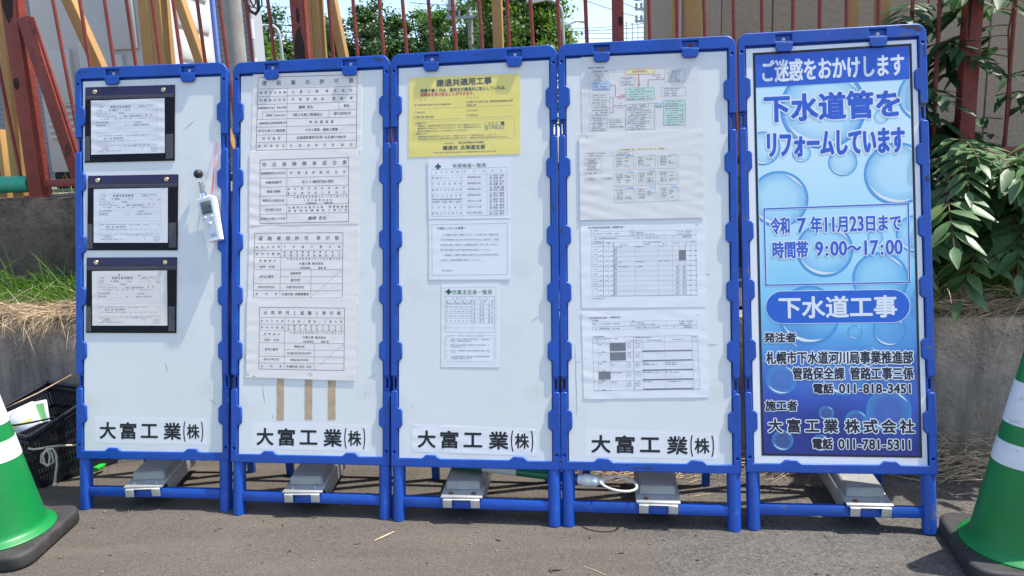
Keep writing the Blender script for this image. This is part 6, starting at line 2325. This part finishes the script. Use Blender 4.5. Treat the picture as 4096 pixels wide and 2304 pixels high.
# ------------------------------------------------------------------ trees
def tree(t_, d, base, ztop, rx, ry, rz, m, nclump, nleaf, ls, lab, seed, zc=None, name='broadleaf_tree'):
    r = random.Random(seed)
    e = empty(name, SM(t_, d, base))
    tag(e, lab, 'tree', 'trees beyond the yard')
    zc = (ztop - rz - base) if zc is None else zc - base
    b = MB()
    b.tube([(0, 0, -0.1), (0.05, 0, zc * .5), (0, 0.05, zc), (0.05, 0, zc + rz * .7)], [0.17, 0.13, 0.09, 0.03], 10)
    for k in range(9):
        a = r.uniform(0, 6.28)
        z = zc - rz * .6 + rz * 1.1 * r.random()
        q = Vector((math.cos(a) * rx * .75, math.sin(a) * ry * .75, z + rz * .35))
        b.tube([(0, 0, z - 0.2), Vector((q.x * .5, q.y * .5, z + .1)), q], [0.06, 0.04, 0.015], 6)
    b.build('trunk', M['bark'], e)
    V_, F_ = [], []
    for c in range(nclump):
        while True:
            p = Vector((r.uniform(-1, 1), r.uniform(-1, 1), r.uniform(-1, 1)))
            if 0.25 < p.length < 1.0:
                break
        p = p * (0.75 + 0.25 * r.random())
        cx, cy, cz = p.x * rx, p.y * ry, p.z * rz
        cr_ = r.uniform(0.25, 0.6) * min(rx, rz, 1.6) * 0.55
        for k in range(nleaf):
            g = Vector((r.gauss(0, .5), r.gauss(0, .5), r.gauss(0, .42))) * cr_
            q = Vector((cx, cy, cz)) + g
            nr = (Vector((p.x, p.y, p.z + .5)).normalized() + Vector((r.gauss(0, .6), r.gauss(0, .6), r.gauss(0, .6)))).normalized()
            u = nr.orthogonal().normalized()
            u = Quaternion(nr, r.uniform(0, 6.28)) @ u
            w = nr.cross(u)
            l = ls * r.uniform(.6, 1.35)
            o_ = len(V_)
            q.z += zc
            V_ += [tuple(q - u * l * .5), tuple(q + w * l * .32 - u * l * .05), tuple(q + u * l * .5), tuple(q - w * l * .32 - u * l * .05)]
            F_.append((o_, o_ + 1, o_ + 2, o_ + 3))
    b = MB()
    b.add(V_, F_)
    b.build('crown', M[m], e, smooth=0)


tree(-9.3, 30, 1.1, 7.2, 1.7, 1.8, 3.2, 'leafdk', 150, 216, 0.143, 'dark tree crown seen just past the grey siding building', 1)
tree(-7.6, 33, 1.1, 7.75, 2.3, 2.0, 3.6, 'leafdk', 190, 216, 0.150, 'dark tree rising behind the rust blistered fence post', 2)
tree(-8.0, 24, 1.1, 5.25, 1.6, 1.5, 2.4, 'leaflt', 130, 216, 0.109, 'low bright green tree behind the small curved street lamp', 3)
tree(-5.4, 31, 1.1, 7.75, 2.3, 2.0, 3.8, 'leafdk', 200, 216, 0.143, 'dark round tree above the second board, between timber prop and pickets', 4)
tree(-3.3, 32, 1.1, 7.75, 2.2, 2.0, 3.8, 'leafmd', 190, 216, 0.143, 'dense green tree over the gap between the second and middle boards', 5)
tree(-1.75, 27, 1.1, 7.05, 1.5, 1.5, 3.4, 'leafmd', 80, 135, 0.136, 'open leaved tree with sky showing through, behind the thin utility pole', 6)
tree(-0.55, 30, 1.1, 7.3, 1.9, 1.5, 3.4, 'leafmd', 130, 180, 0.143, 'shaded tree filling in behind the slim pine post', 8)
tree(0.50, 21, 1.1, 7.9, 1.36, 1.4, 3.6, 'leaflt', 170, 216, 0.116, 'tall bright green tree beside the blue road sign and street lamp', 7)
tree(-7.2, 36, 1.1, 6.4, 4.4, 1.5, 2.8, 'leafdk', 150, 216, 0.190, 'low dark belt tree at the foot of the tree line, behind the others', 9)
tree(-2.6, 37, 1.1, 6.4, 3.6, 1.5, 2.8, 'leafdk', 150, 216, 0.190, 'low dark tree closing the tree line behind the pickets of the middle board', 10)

# ------------------------------------------------------------------ street lamps, poles, road sign, wires
def lamp(t_, d, pts, r, head, lab, base=1.1):
    e = empty('street_lamp', SM(t_, d, base))
    tag(e, lab, 'street lamp', 'curved street lamps')
    b = MB()
    b.tube([(0, 0, 0)] + [(x - t_, 0, z - base) for x, z in pts], r, 12)
    b.build('pole', M['greymetal'], e)
    if head:
        (x0, z0), (x1, z1) = head
        b = MB()
        c = Vector(((x0 + x1) / 2 - t_, 0, (z0 + z1) / 2 - base))
        L_ = abs(x1 - x0) / 2
        tf = Matrix.Translation(c) @ Matrix.Rotation(math.atan2(z0 - z1, x1 - x0), 4, 'Y') @ Matrix.Rotation(R(90), 4, 'Y')
        b.lathe([(0.0, -L_), (L_ * .16, -L_ * .9), (L_ * .26, -L_ * .2), (L_ * .34, L_ * .5), (L_ * .2, L_ * .95), (0, L_)], 14, tf=tf)
        b.build('lamp_head', M['guard'], e)


lamp(-6.50, 22, [(-6.504, 4.186), (-6.515, 4.6), (-6.531, 4.886), (-6.58, 5.05), (-6.70, 5.15), (-6.95, 5.165), (-7.25, 5.14)], 0.045, ((-7.2, 5.145), (-7.65, 5.10)), 'grey curved street lamp before the bright green tree at the left')
lamp(1.536, 20, [(1.536, 3.852), (1.530, 4.3), (1.524, 4.65), (1.49, 4.82), (1.40, 4.93), (1.25, 5.0), (1.05, 5.04)], 0.035, ((1.1, 5.03), (0.62, 5.02)), 'tall white street lamp curving left at the edge of the bright tree')
lamp(1.60, 20.3, [(1.575, 4.2), (1.60, 4.34), (1.70, 4.44), (1.85, 4.505), (1.95, 4.52)], 0.020, ((1.88, 4.52), (2.16, 4.49)), 'slim street lamp arching right against the sky')


def upole(t_, d, top, r, arms, lab, base=1.1, xf=None):
    e = empty('utility_pole', SM(t_, d, base))
    tag(e, lab, 'utility pole', 'distant utility poles')
    b = MB()
    b.lathe([(r * 1.25, 0), (r, top - base), (0, top - base)], 14)
    b.build('pole', M['polecon'], e)
    for (z, x0, x1) in arms:
        b = MB()
        b.beam((x0, -r, z - base), (x1, -r, z - base), 0.07, 0.07, (0, 0, 1))
        for k in range(3):
            x = x0 + (x1 - x0) * (0.1 + 0.3 * k)
            b.lathe([(0.02, 0.03), (0.05, 0.06), (0.03, 0.1), (0.05, 0.14), (0.02, 0.2)], 8, tf=Matrix.Translation((x, -r, z - base)))
        b.build('cross_arm', M['greymetal'], e)
    if xf:
        b = MB()
        x, z, w, h = xf
        b.lathe([(0, 0), (w / 2, 0), (w / 2, h), (w * .4, h + .04), (0, h + .05)], 14, tf=Matrix.Translation((x, -r, z - base)))
        b.build('transformer', M['greymetal'], e)
    return e


upole(-1.0, 24, 6.6, 0.075, [(5.40, -0.75, 0.35)], 'thin utility pole in front of the open leaved tree', xf=(-0.52, 5.62, 0.27, 0.5))
upole(4.72, 26, 6.8, 0.10, [(5.67, -0.42, 0.1), (5.30, -0.42, 0.1), (6.2, -0.5, 0.1)], 'utility pole with cross arms half hidden behind a fence picket', xf=(-0.30, 5.95, 0.3, 0.4))
upole(8.14, 40, 7.82, 0.085, [(7.68, -0.55, 0.35), (7.20, -0.55, 0.1), (6.75, -0.55, 0.1)], 'utility pole with a transformer standing alone against the sky', xf=(-0.3, 7.32, 0.3, 0.28))
for x, z, lab in ((6.988, 8.257, 'white flag pole against the sky, nearest the square red post'), (7.319, 8.198, 'white flag pole against the sky, between the other two'), (7.622, 8.155, 'white flag pole against the sky, nearest the utility poles')):
    e = empty('flag_pole', SM(x, 45, 1.1))
    tag(e, lab, 'flag pole', 'white flag poles')
    b = MB()
    b.lathe([(0.045, 0), (0.03, z - 1.1), (0, z - 1.1)], 10)
    b.build('pole', M['guard'], e)
    b = MB()
    b.lathe([(0.075 * math.sin(R(a)), -0.06 * math.cos(R(a))) for a in range(0, 181, 20)], 12, tf=Matrix.Translation((0, 0, z - 1.1)))
    b.build('finial', M['guard'], e)
upole(5.62, 60, 6.2, 0.07, [], 'short distant grey post against the sky between two red pickets')

e = empty('road_sign', SM(0.57, 30, 1.1))
tag(e, 'blue direction road sign with white arrow and lettering behind the fence', 'road sign')
b = MB()
b.rbox((-0.40, -0.02, 3.55), (0.38, 0.0, 4.57), 0.008)
b.build('sign_plate', M['signblue'], e)
b = MB()
b.box((-0.02, -0.03, 3.6), (0.03, -0.022, 4.22))
b.box((-0.16, -0.03, 4.18), (0.3, -0.022, 4.215))
for t_, xs, z, h in (('西岡', (-0.19, -0.06), 4.40, 0.14), ('澄川', (0.03, 0.16), 4.43, 0.14), ('真駒内', (0.11, 0.34), 4.02, 0.15)):
    for k, ch in enumerate(t_):
        vs, fs, ed, a = glyph(ch)
        w = (xs[1] - xs[0]) / len(t_)
        b.add([(xs[0] + w * (k + .5) + p[0] * w * 1.05, -0.024, z + p[1] * h) for p in vs], fs)
b.box((0.11, -0.028, 3.90), (0.33, -0.022, 3.925))
b.build('sign_lettering', M['signwhite'], e, smooth=0)
b = MB()
b.tube([(0.46, 0.05, 0), (0.46, 0.05, 4.6)], 0.05, 12)
b.box((-0.3, 0.0, 4.3), (0.46, 0.03, 4.36))
b.box((-0.3, 0.0, 3.7), (0.46, 0.03, 3.76))
b.build('sign_post', M['greymetal'], e)

WIRES = [((-10.5, 30, 7.12), (-5.0, 30, 6.36)), ((-10.5, 30, 6.86), (-5.0, 30, 6.18)), ((-10.5, 30, 6.55), (-5.0, 30, 5.98)), ((-10.5, 30, 6.35), (-5.0, 30, 5.80)), ((-8.6, 24, 6.2), (-5.8, 24, 6.0)),
         ((-7.5, 24, 5.55), (-1.0, 24, 5.10)), ((-7.5, 24, 5.35), (-1.0, 24, 5.00)), ((-7.5, 24, 5.05), (-1.0, 24, 4.92)),
         ((-1.0, 24, 5.08), (4.7, 26, 4.95)), ((-1.0, 24, 4.98), (4.7, 26, 5.12)), ((-1.0, 24, 4.88), (4.7, 26, 4.80)), ((-1.0, 24, 4.72), (4.7, 26, 4.62)),
         ((1.5, 24, 4.92), (4.72, 26, 5.25)), ((2.6, 26, 6.6), (4.72, 26, 5.55)), ((2.6, 26, 6.1), (4.72, 26, 5.35)), ((4.72, 26, 5.4), (8.1, 40, 7.6)), ((4.72, 26, 4.85), (8.1, 40, 6.9)), ((-2.6, 22, 5.55), (-0.9, 24, 5.75)), ((-0.95, 24, 5.35), (0.6, 22, 5.75))]
for i, (p0_, p1_) in enumerate(WIRES):
    a, c = S(*p0_), S(*p1_)
    L_ = (c - a).length
    b = MB()
    o_ = (a + c) / 2
    b.tube([a + (c - a) * k / 14 - o_ + Vector((0, 0, -0.012 * L_ * math.sin(math.pi * k / 14))) for k in range(15)], 0.010 if p0_[1] < 35 else 0.013, 5)
    o = b.build('overhead_wire', M['wire'], M4=Matrix.Translation(o_))
    tag(o, 'thin dark overhead wire strung between the distant poles and trees', 'wire', 'overhead wires')

# ------------------------------------------------------------------ beige building at the right
e = empty('beige_building', SM(1.0, 4.42, 1.1))
tag(e, 'beige stucco sided building in shade behind the fence at the right', 'building')
b = MB()
xs = [0.19, 0.46, 0.885, 1.31, 1.555, 1.98, 2.40, 2.83, 3.25, 3.68, 4.1, 5.0, 6.5]
for a, c in zip(xs, xs[1:]):
    b.rbox((a + 0.003, 0, 0), (c - 0.003, 0.05, 5.2), 0.003, seg=1)
b.box((0.19, 0.012, 0), (6.5, 0.3, 5.2))
b.box((0.0, 0.06, 0), (6.5, 5, 5.18))
b.build('wall_panel', M['stucco'], e)
b = MB()
b.rbox((0.0, -0.012, 0), (0.19, 0.2, 5.2), 0.004)
b.rbox((0.065, -0.02, 0), (0.16, 0.1, 5.2), 0.004)
b.build('corner_trim', M['stuccolight'], e)
b = MB()
b.tube([(-0.035, 0.03, 0), (-0.035, 0.03, 5.2)], 0.022, 14)
b.build('downpipe', M['guard'], e)
b = MB()
b.rbox((-0.1, -0.12, 5.2), (6.8, 5.3, 5.35), 0.01)
b.build('roof', M['greymetal'], e)

# ------------------------------------------------------------------ compound-leaved saplings at the right
def pinnate(seed, L_, npair, lw):
    """one compound leaf: a curved stalk along +x with paired pointed leaflets; up is +z"""
    r = random.Random(seed)
    b = MB()
    st = []
    for k in range(9):
        f = k / 8
        st.append(Vector((L_ * f, 0, 0.10 * L_ * math.sin(math.pi * f * .9) - 0.22 * L_ * f * f)))
    b.tube(st, [0.0026 * (1 - .6 * k / 8) for k in range(9)], 5, 1)

    def at(f):
        x = f * 8
        i = min(7, int(x))
        return st[i] + (st[i + 1] - st[i]) * (x - i)

    def leaflet(p, ang, ln, sgn, dr):
        d = Vector((math.cos(ang), sgn * math.sin(ang), -dr)).normalized()
        sd = Vector((0, 0, 1)).cross(d).normalized()
        up = d.cross(sd)
        W_ = [0.10, 0.72, 1.0, 0.82, 0.5, 0.12]
        rows = []
        w0 = ln * 0.185
        for k, w in enumerate(W_):
            f = k / 5
            c = p + d * (ln * f) + Vector((0, 0, -0.16 * ln * f * f)) + up * 0.0
            fold = 0.22 * w * w0
            rows.append((c + sd * w * w0 + up * fold, c, c - sd * w * w0 + up * fold))
        o_ = len(b.v)
        vs = [tuple(q) for row in rows for q in row]
        fs = []
        for k in range(5):
            for j in range(2):
                fs.append((3 * k + j, 3 * k + j + 1, 3 * k + j + 4, 3 * k + j + 3))
        b.add(vs, fs, 0)
    for k in range(npair):
        f = 0.18 + 0.80 * k / npair
        ln = lw * (0.75 + 0.45 * math.sin(math.pi * min(1, f * 1.05))) * r.uniform(.9, 1.1)
        for sg in (1, -1):
            leaflet(at(f), R(66 - 22 * f + r.uniform(-13, 13)), ln * r.uniform(.82, 1.12), sg, r.uniform(-0.05, 0.55))
    leaflet(at(1.0), 0.02, lw * .8, 1, 0.3)
    return b


PL = [pinnate(50, 0.34, 7, 0.105), pinnate(51, 0.44, 9, 0.11), pinnate(52, 0.26, 6, 0.10)]
PM = []
for q in PL:
    PM.append([q, None, None])


def sapling(t_, d, z0, h, leaves, lab, shade=False):
    e = empty('sapling', SM(t_, d, z0))
    tag(e, lab, 'sapling', 'leafy saplings on the bank')
    b = MB()
    b.tube([(0, 0, -0.05), (0.02, 0, h * .4), (-0.01, -0.01, h * .8), (0.0, -0.02, h)], [0.008, 0.007, 0.005, 0.003], 8)
    b.build('stem', M['stemred'], e)
    for (kind, x, y, z, az, pitch, roll, scl) in leaves:
        key = 2 if shade else 1
        if PM[kind][key] is None:
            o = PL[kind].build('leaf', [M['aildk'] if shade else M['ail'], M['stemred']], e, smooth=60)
            PM[kind][key] = o.data
        else:
            o = bpy.data.objects.new('leaf', PM[kind][key])
            col.objects.link(o)
            o.parent = e
        o.location = (x, y, z)
        o.rotation_euler = (R(roll), R(pitch), R(az))
        o.scale = (scl, scl, scl)


# az: 0 = along the frontage to the right, -90 = toward the pavement; pitch > 0 droops
def lush(n, seed, az0, az1, z0, z1, p0, p1, sc0=0.9, sc1=1.15):
    r = random.Random(seed)
    return [(r.choice((0, 0, 1, 2)), r.uniform(-.03, .03), r.uniform(-.03, .03), z0 + (z1 - z0) * (k + r.random()) / n, r.uniform(az0, az1), r.uniform(p0, p1), r.uniform(-10, 12), r.uniform(sc0, sc1)) for k in range(n)]


sapling(1.97, 3.15, 0.68, 0.42, [(1, 0.0, 0, 0.33, -115, 22, 4, .95), (0, 0, 0, 0.40, -70, 8, -6, 1.0), (2, 0, 0, 0.42, -20, 5, 0, 1.0)] + lush(13, 61, -190, -50, 0.22, 0.46, 4, 22),
        'front sapling with pale sunlit compound leaves over the straw, beside the blue poster board')
sapling(2.22, 3.18, 0.70, 0.55, [(1, 0, 0, 0.50, -140, 10, 6, 1.0), (1, 0, 0, 0.44, -172, 8, 14, 1.0)] + lush(16, 62, -190, -95, 0.22, 0.6, 2, 20),
        'sapling at the picture edge whose broad leaves reach in over the front one')
sapling(1.74, 3.18, 0.70, 0.5, [(0, 0, 0, 0.46, -60, 12, 0, 1.0)] + lush(15, 63, -130, 0, 0.22, 0.56, 4, 22),
        'sapling half hidden by the right frame of the blue poster board')
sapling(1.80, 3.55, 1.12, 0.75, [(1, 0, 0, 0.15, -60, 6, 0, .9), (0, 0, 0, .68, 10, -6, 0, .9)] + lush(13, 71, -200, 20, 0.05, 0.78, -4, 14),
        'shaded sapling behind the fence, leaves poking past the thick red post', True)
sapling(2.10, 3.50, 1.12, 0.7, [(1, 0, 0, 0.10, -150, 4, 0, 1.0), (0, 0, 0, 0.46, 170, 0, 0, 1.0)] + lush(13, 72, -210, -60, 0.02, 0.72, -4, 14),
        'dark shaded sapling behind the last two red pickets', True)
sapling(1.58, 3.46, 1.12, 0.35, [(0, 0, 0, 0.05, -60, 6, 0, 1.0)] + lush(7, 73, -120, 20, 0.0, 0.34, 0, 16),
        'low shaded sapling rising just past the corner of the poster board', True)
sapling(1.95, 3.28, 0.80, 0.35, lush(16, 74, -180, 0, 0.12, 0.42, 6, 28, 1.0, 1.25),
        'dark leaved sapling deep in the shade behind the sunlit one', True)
